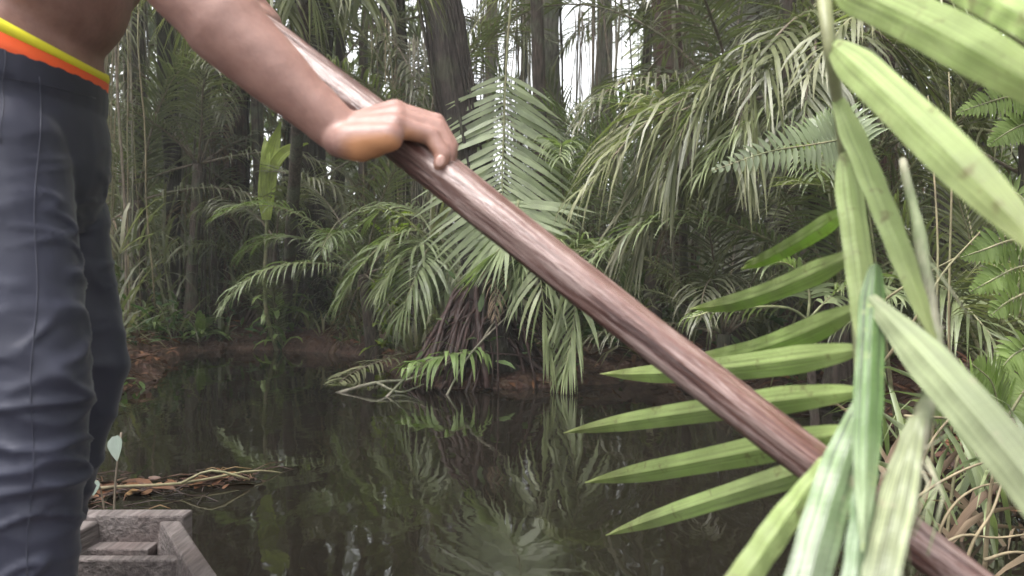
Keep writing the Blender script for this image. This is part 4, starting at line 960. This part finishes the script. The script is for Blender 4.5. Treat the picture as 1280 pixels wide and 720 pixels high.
# hair, shorts waistband, trousers
bm = bmesh.new(); ellip(bm, HC+Vector((-.025, 0, .035)), (.098, .084, .095), rt)
hm = melt(bm, .004, 2, 'hair')
for v in hm.vertices:
    nn3 = noise.noise(v.co*90)*.004; v.co += v.normal*nn3; v.co -= PL
hair = bpy.data.objects.new('hair', hm); col.objects.link(hair); hair.parent = person
m, n, l = newmat('black_hair'); b_ = n.new('ShaderNodeBsdfPrincipled'); b_.inputs['Base Color'].default_value = (.012, .01, .009, 1); b_.inputs['Roughness'].default_value = .8
o_ = n.new('ShaderNodeOutputMaterial'); l.new(b_.outputs[0], o_.inputs[0]); hm.materials.append(m)
bm = bmesh.new()
ellip(bm, (-.768, 1.25, .97), (.115, .172, .17), seg=32); ellip(bm, (-.772, 1.25, 1.06), (.112, .168, .22), seg=32)
for a, b, c in LEG:
    a, b, c = Vector(a), Vector(b), Vector(c)
    capsule(bm, a, b, .098, .079, 28); capsule(bm, b, b.lerp(c, .5), .078, .072, 28); capsule(bm, b.lerp(c, .5), c+Vector((0, 0, .03)), .072, .066, 28)
pm_ = melt(bm, .0055, 6, 'trousers')
bm = bmesh.new(); bm.from_mesh(pm_)
tn = Vector((.27, 0, 1)).normalized(); tp0 = Vector((-.704, 1.1, 1.085))
bmesh.ops.bisect_plane(bm, geom=bm.verts[:]+bm.edges[:]+bm.faces[:], plane_co=tp0, plane_no=tn, clear_outer=True)
for c in (LEG[0][2], LEG[1][2]): pass
bmesh.ops.bisect_plane(bm, geom=bm.verts[:]+bm.edges[:]+bm.faces[:], plane_co=(0, 0, .115), plane_no=(0, 0, -1), clear_outer=True)
bm.normal_update()
for v in bm.verts:
    p = v.co.copy(); y_ = p.z
    # crumpled nylon: soft diagonal folds, sharper at hip crease and behind and below the knee
    wz = p.z+.10*p.x+.05*noise.noise(p*5)
    f1 = noise.noise(Vector((p.x*8+p.z*5, p.y*6, wz*17+3*noise.noise(p*3))))
    f2 = 1-abs(noise.noise(Vector((p.x*9-p.z*11, p.y*6+3, p.z*13+p.x*9))))*2
    f3 = noise.noise(Vector((p.x*20, p.y*20, p.z*28)))
    hipw = math.exp(-((p.z-.87)/.13)**2); knee = math.exp(-((p.z-.50)/.20)**2)
    amp = .0075*(.15+hipw*1.1+knee*.4)*max(.15, min(1, .5+2.2*noise.noise(p*4+Vector((3, 1, 0)))))
    f4 = 1-abs(noise.noise(Vector((p.x*6+p.z*16+4, p.y*7, p.z*20-p.x*14+2*noise.noise(p*4)))))*2
    fd = min(1, max(0, (-.048-(p-tp0).dot(tn))/.05))
    sharp = max(0, f4-.62)**1.3*.055*max(0, .35+noise.noise(p*3.1+Vector((9, 0, 0)))*1.6)
    v.co += v.normal*(amp*f1*.6+.006*(.3+knee)*max(0, f2-.45)+.42*sharp*(.4+knee+.6*hipw)+.0016*f3)*fd
# waistband step
    if (p-tp0).dot(tn) > -.040: v.co += v.normal*.002
for v in bm.verts: v.co -= PL
bm.to_mesh(pm_); bm.free(); pm_.polygons.foreach_set('use_smooth', [True]*len(pm_.polygons))
def nylon():
    m, n, l = newmat('dark_nylon')
    tc = n.new('ShaderNodeTexCoord'); a = n.new('ShaderNodeTexNoise'); a.inputs['Scale'].default_value = 5; a.inputs['Detail'].default_value = 3
    b = n.new('ShaderNodeTexNoise'); b.inputs['Scale'].default_value = 40; b.inputs['Detail'].default_value = 3
    mp = n.new('ShaderNodeMapping'); mp.inputs['Scale'].default_value = (1, 1, 1.4); l.new(tc.outputs['Object'], mp.inputs[0])
    l.new(mp.outputs[0], a.inputs['Vector']); l.new(mp.outputs[0], b.inputs['Vector'])
    r = ramp(n, [(.3, (.014, .015, .028)), (.7, (.026, .028, .049))]); l.new(a.outputs[0], r.inputs[0])
    bs = n.new('ShaderNodeBsdfPrincipled'); l.new(r.outputs[0], bs.inputs['Base Color']); bs.inputs['Roughness'].default_value = .58; bs.inputs['Specular IOR Level'].default_value = .4
    bs.inputs['Sheen Weight'].default_value = .15; bs.inputs['Sheen Roughness'].default_value = .4
    ad = n.new('ShaderNodeMath'); ad.operation = 'MULTIPLY_ADD'; l.new(b.outputs[0], ad.inputs[0]); ad.inputs[1].default_value = .1; l.new(a.outputs[0], ad.inputs[2])
    bp = n.new('ShaderNodeBump'); bp.inputs['Strength'].default_value = .35; bp.inputs['Distance'].default_value = .012; l.new(ad.outputs[0], bp.inputs['Height']); l.new(bp.outputs[0], bs.inputs['Normal'])
    o = n.new('ShaderNodeOutputMaterial'); l.new(bs.outputs[0], o.inputs[0]); return m
NY = nylon(); pm_.materials.append(NY)
tr_ = bpy.data.objects.new('trousers', pm_); col.objects.link(tr_); tr_.parent = person
def plain(name, c, rough=.6, bump=0):
    m, n, l = newmat(name); bs = n.new('ShaderNodeBsdfPrincipled'); bs.inputs['Base Color'].default_value = (*c, 1); bs.inputs['Roughness'].default_value = rough
    tc = n.new('ShaderNodeTexCoord'); a = n.new('ShaderNodeTexNoise'); a.inputs['Scale'].default_value = 90; a.inputs['Detail'].default_value = 3; l.new(tc.outputs['Object'], a.inputs['Vector'])
    bp = n.new('ShaderNodeBump'); bp.inputs['Strength'].default_value = .3; bp.inputs['Distance'].default_value = .002; l.new(a.outputs[0], bp.inputs['Height']); l.new(bp.outputs[0], bs.inputs['Normal'])
    o = n.new('ShaderNodeOutputMaterial'); l.new(bs.outputs[0], o.inputs[0]); return m
def band(name, mat, z_lo, z_hi, rx, ry, tap=0):   # z given as (z at x0, slope)
    mb = MB(); N = 96; vs_, fs = [], []
    for k in range(N):
        a = 2*math.pi*k/N; cx, cy = -.772+math.cos(a)*rx, 1.25+math.sin(a)*ry; dx = cx+.704
        zl, zh = z_lo[0]+z_lo[1]*dx, z_hi[0]+z_hi[1]*dx
        zh = max(zh, zl+.003); wob = 0
        for f_, q in ((0, 1.0), (.5, 1.012), (1, 1.0), (1, .965), (0, .965)):
            z = zl+(zh-zl)*f_; q *= 1-(1-f_)*tap; vs_.append((-.772+math.cos(a)*(rx*q+wob), 1.25+math.sin(a)*(ry*q+wob), z))
    for k in range(N):
        for q in range(5): a, b = k*5+q, k*5+(q+1) % 5; c, d = ((k+1) % N)*5+(q+1) % 5, ((k+1) % N)*5+q; fs.append((a, b, c, d))
    mb.add(vs_, fs, [(.5, 0, 0)]*len(vs_)); return mb.build(name, mat, person)
band('orange_waistband', plain('orange_cloth', (.75, .10, .02)), (1.055, -.28), (1.1035, -.42), .1138, .1702, .05)
band('yellow_waistband', plain('yellow_cloth', (.72, .66, .03)), (1.103, -.42), (1.1215, -.55), .1136, .170)


from mathutils.bvhtree import BVHTree
bvh = BVHTree.FromPolygons([v.co+PL for v in pm_.vertices], [tuple(p.vertices) for p in pm_.polygons])
def seam(pix, r_, name):
    c0 = Vector((0, 0, CAMZ)); pts = []
    for x_, y_ in pix:
        h_ = bvh.ray_cast(c0, (P(x_, y_, 1)-c0).normalized())
        if h_[0]: pts.append(h_[0]-h_[1]*-.0006 if h_[1].y < 0 else h_[0])
    mb = MB(); mb.tube(pts, r_*.4, seg=6); o = mb.build(name, NY, person); return o
seam([(49+3*math.sin(k*.35)-k*.25, 96+k*12) for k in range(53)], .0022, 'side_seam')
seam([(6-k*.4+1.5*math.sin(k), 62+k*9) for k in range(14)], .0018, 'pocket_edge')
seam([(k*7-6, 95+k*1.2+.02*k*k) for k in range(19)], .0013, 'waist_stitching')

# ------------------------------------------------------------ the near frond hanging in from a palm on the right bank
random.seed(12)
cz = ground_z(2.0, 1.4)
np_ = tag(empty('palm_tree', (2.0, 1.4, cz-.05)), 'palm overhanging from the right, its big blurred frond hanging close in front of the camera', 'palm')
crownp = Vector((1.95, 1.45, 2.7))
stem(np_, [(2.0, 1.4, cz-.05), (2.02, 1.42, 1.2), tuple(crownp)], .08, .06, M['bark'], 'trunk')
for k_ in range(7): put_frond(np_, TP['g'][k_ % 3], crownp-np_.location, R(-70+k_*19), .7)
RP = [tuple(crownp), (1.2, 1.2, 2.35), (.55, .92, 1.75), P(1012, -170, .82), P(1027, -30, .76), P(1036, 50, .72), P(1050, 150, .75), P(1062, 260, .78), P(1070, 380, .79), P(1074, 470, .77), P(1074, 560, .72)]
rb = MB(); c = catmull(RP, 60); rb.tube(c, [.010-.0052*min(1, i/34) if i < 50 else .0048-.0002*(i-50) for i in range(61)], seg=10, wob=.03, sy=1.25)
NF = rb.build('frond', M['rachis'], np_)
def leaflet(base, tip, w_px, mat='near', sag=.0, tilt=0.0, fold=.16, bow=0.0, r=None, label=None, segs=40, prof=None, wmid=None, twist=0.0):
    b, t = Vector(base), Vector(tip); d = t-b; L = d.length; mid = (b+t)/2
    toc = (Vector((0, 0, CAMZ))-mid).normalized()
    sw = d.normalized().cross(toc).normalized(); up_ = UP-d.normalized()*d.normalized().z
    wd_ = w_px/1000*mid.y if w_px > 1 else w_px
    mb = MB(); rr = random.random() if r is None else r; vs_, at_, fs = [], [], []
    for i in range(segs+1):
        u = i/segs; p = b+d*u+Vector((0, 0, -1))*sag*4*u*(1-u)*L+up_*bow*math.sin(math.pi*u)*L
        ang = tilt+twist*(u-.3); s_ = sw*math.cos(ang)+toc*math.sin(ang); nn = s_.cross(d.normalized())
        if prof: q = prof(u)
        else: q = (.34+.66*min(1, u/.14)**.7) if u < .14 else (1-.10*(u-.14)) if u < .55 else .96*(1-((u-.55)/.45)**1.9)
        ww = max(.0015, wd_*q)*(1+.03*nz(u*9, rr*9, 1))
        for k in range(5):
            x_ = (k-2)/2; vs_.append(p+s_*ww/2*x_+nn*(-fold*ww*abs(x_))+nn*.0008*math.sin(u*40+k)); at_.append((rr, u, (k+.0)/4))
    for i in range(segs):
        for k in range(4): fs.append((i*5+k, i*5+k+1, i*5+k+6, i*5+k+5))
    mb.add(vs_, fs, at_); o = mb.build('leaflet', M[mat], np_, smooth=False); o.parent = NF
    so = o.modifiers.new('thickness', 'SOLIDIFY'); so.thickness = .0006; so.offset = 0
    if label: o['label'] = label
    return o
P_ = P
# left row: they point away from the camera, behind the pole
LR = [((1056, 264, .78), (926, 336, 1.25), 25), ((1062, 320, .78), (862, 386, 1.35), 29), ((1066, 388, .78), (858, 446, 1.40), 32), ((1068, 438, .78), (750, 467, 1.50), 33),
      ((1066, 490, .77), (704, 541, 1.50), 32), ((1062, 540, .76), (731, 603, 1.50), 34), ((1050, 575, .76), (757, 669, 1.35), 30)]
for b, t, w_ in LR: leaflet(P(*b), P(*t), w_*.86, sag=random.uniform(-.01, .02), tilt=random.uniform(-.15, .3), bow=random.uniform(-.01, .012))
# right row: they point towards the camera
leaflet(P(1038, 54, .72), P(1345, 355, .42), 56, sag=-.01, label='widest leaflet of the frond, pale green, crossing the top right corner', r=.55)
leaflet(P(1036, -22, .76), P(1400, 175, .43), 62, sag=-.02, r=.25)
leaflet(P(1180, -30, .55), P(1380, 70, .42), 50, r=.5)
leaflet(P(1046, 118, .74), P(1176, 448, .62), 34, bow=.03, r=.2, tilt=.5)
leaflet(P(1056, 190, .755), P(1098, 520, .66), 36, r=.5, tilt=.3, bow=.03)
leaflet(P(1086, 372, .66), P(1350, 680, .46), 56, mat='nearpale', sag=-.02, label='pale underside of a wide leaflet at the lower right', prof=lambda u: .35+.65*min(1, u*3) if u < .9 else 1-(u-.9)*6)
full = lambda u: .45+.55*min(1, u*2.6) if u < .8 else 1-((u-.8)/.2)**2*.6
# terminal blades: glossy green and streaked white, falling past the pole
leaflet(P(1092, 480, .64), P(988, 820, .50), 50, mat='shred', sag=-.03, bow=.03, r=.5, prof=full, label='broad streaked blade at the tip of the frond, whitish below', tilt=.25, fold=.2)
leaflet(P(1094, 330, .68), P(1078, 690, .52), 36, mat='glossy', bow=-.02, r=.5, fold=.25, tilt=.2, label='glossy dark green folded blade on the frond')
leaflet(P(1146, 520, .60), P(1076, 820, .49), 46, mat='shred', bow=.03, r=.95, prof=full, fold=.22, tilt=-.2, label='torn beige and green blade beside the glossy one')
leaflet(P(1100, 500, .62), P(1060, 800, .50), 30, mat='shred', bow=.03, r=.3, prof=full, fold=.2, tilt=.5)
leaflet(P(1034, 575, .62), P(885, 790, .52), 38, mat='near', r=.2, prof=full, fold=.2, tilt=.3)
leaflet(P(1052, 585, .60), P(962, 800, .53), 30, mat='shred', r=.1, prof=full, fold=.2, tilt=-.3)
# the shredded second stem beside it
rb = MB(); c = catmull([P(1128, 200, .74), P(1152, 310, .70), P(1164, 400, .67), P(1168, 470, .64), P(1150, 540, .60), P(1128, 640, .56), P(1100, 780, .52)], 40)
rb.tube(c, [.0035+.0035*math.sin(math.pi*i/40) for i in range(41)], seg=8, wob=.25)
for k_ in range(16):
    u = random.uniform(.2, .85); i_ = int(u*40); q = c[i_]
    rb.tube([q+Vector((random.gauss(0, .006), -.004, 0)), c[min(40, i_+3)]+Vector((random.gauss(0, .010), -.008, 0)), c[min(40, i_+7)]+Vector((random.gauss(0, .014), -.004, 0))], [.0012, .001, .0004], seg=4)
M['pith'] = barkmat('torn_pith', (.17, .17, .11), (.38, .36, .27), (.15, .20, .09), scale=60, stretch=.3, rough=.6, bump=.4, dist=.004, patch=12)
o = rb.build('torn_stem', M['pith'], np_); o.parent = NF
bpy.context.view_layer.update()
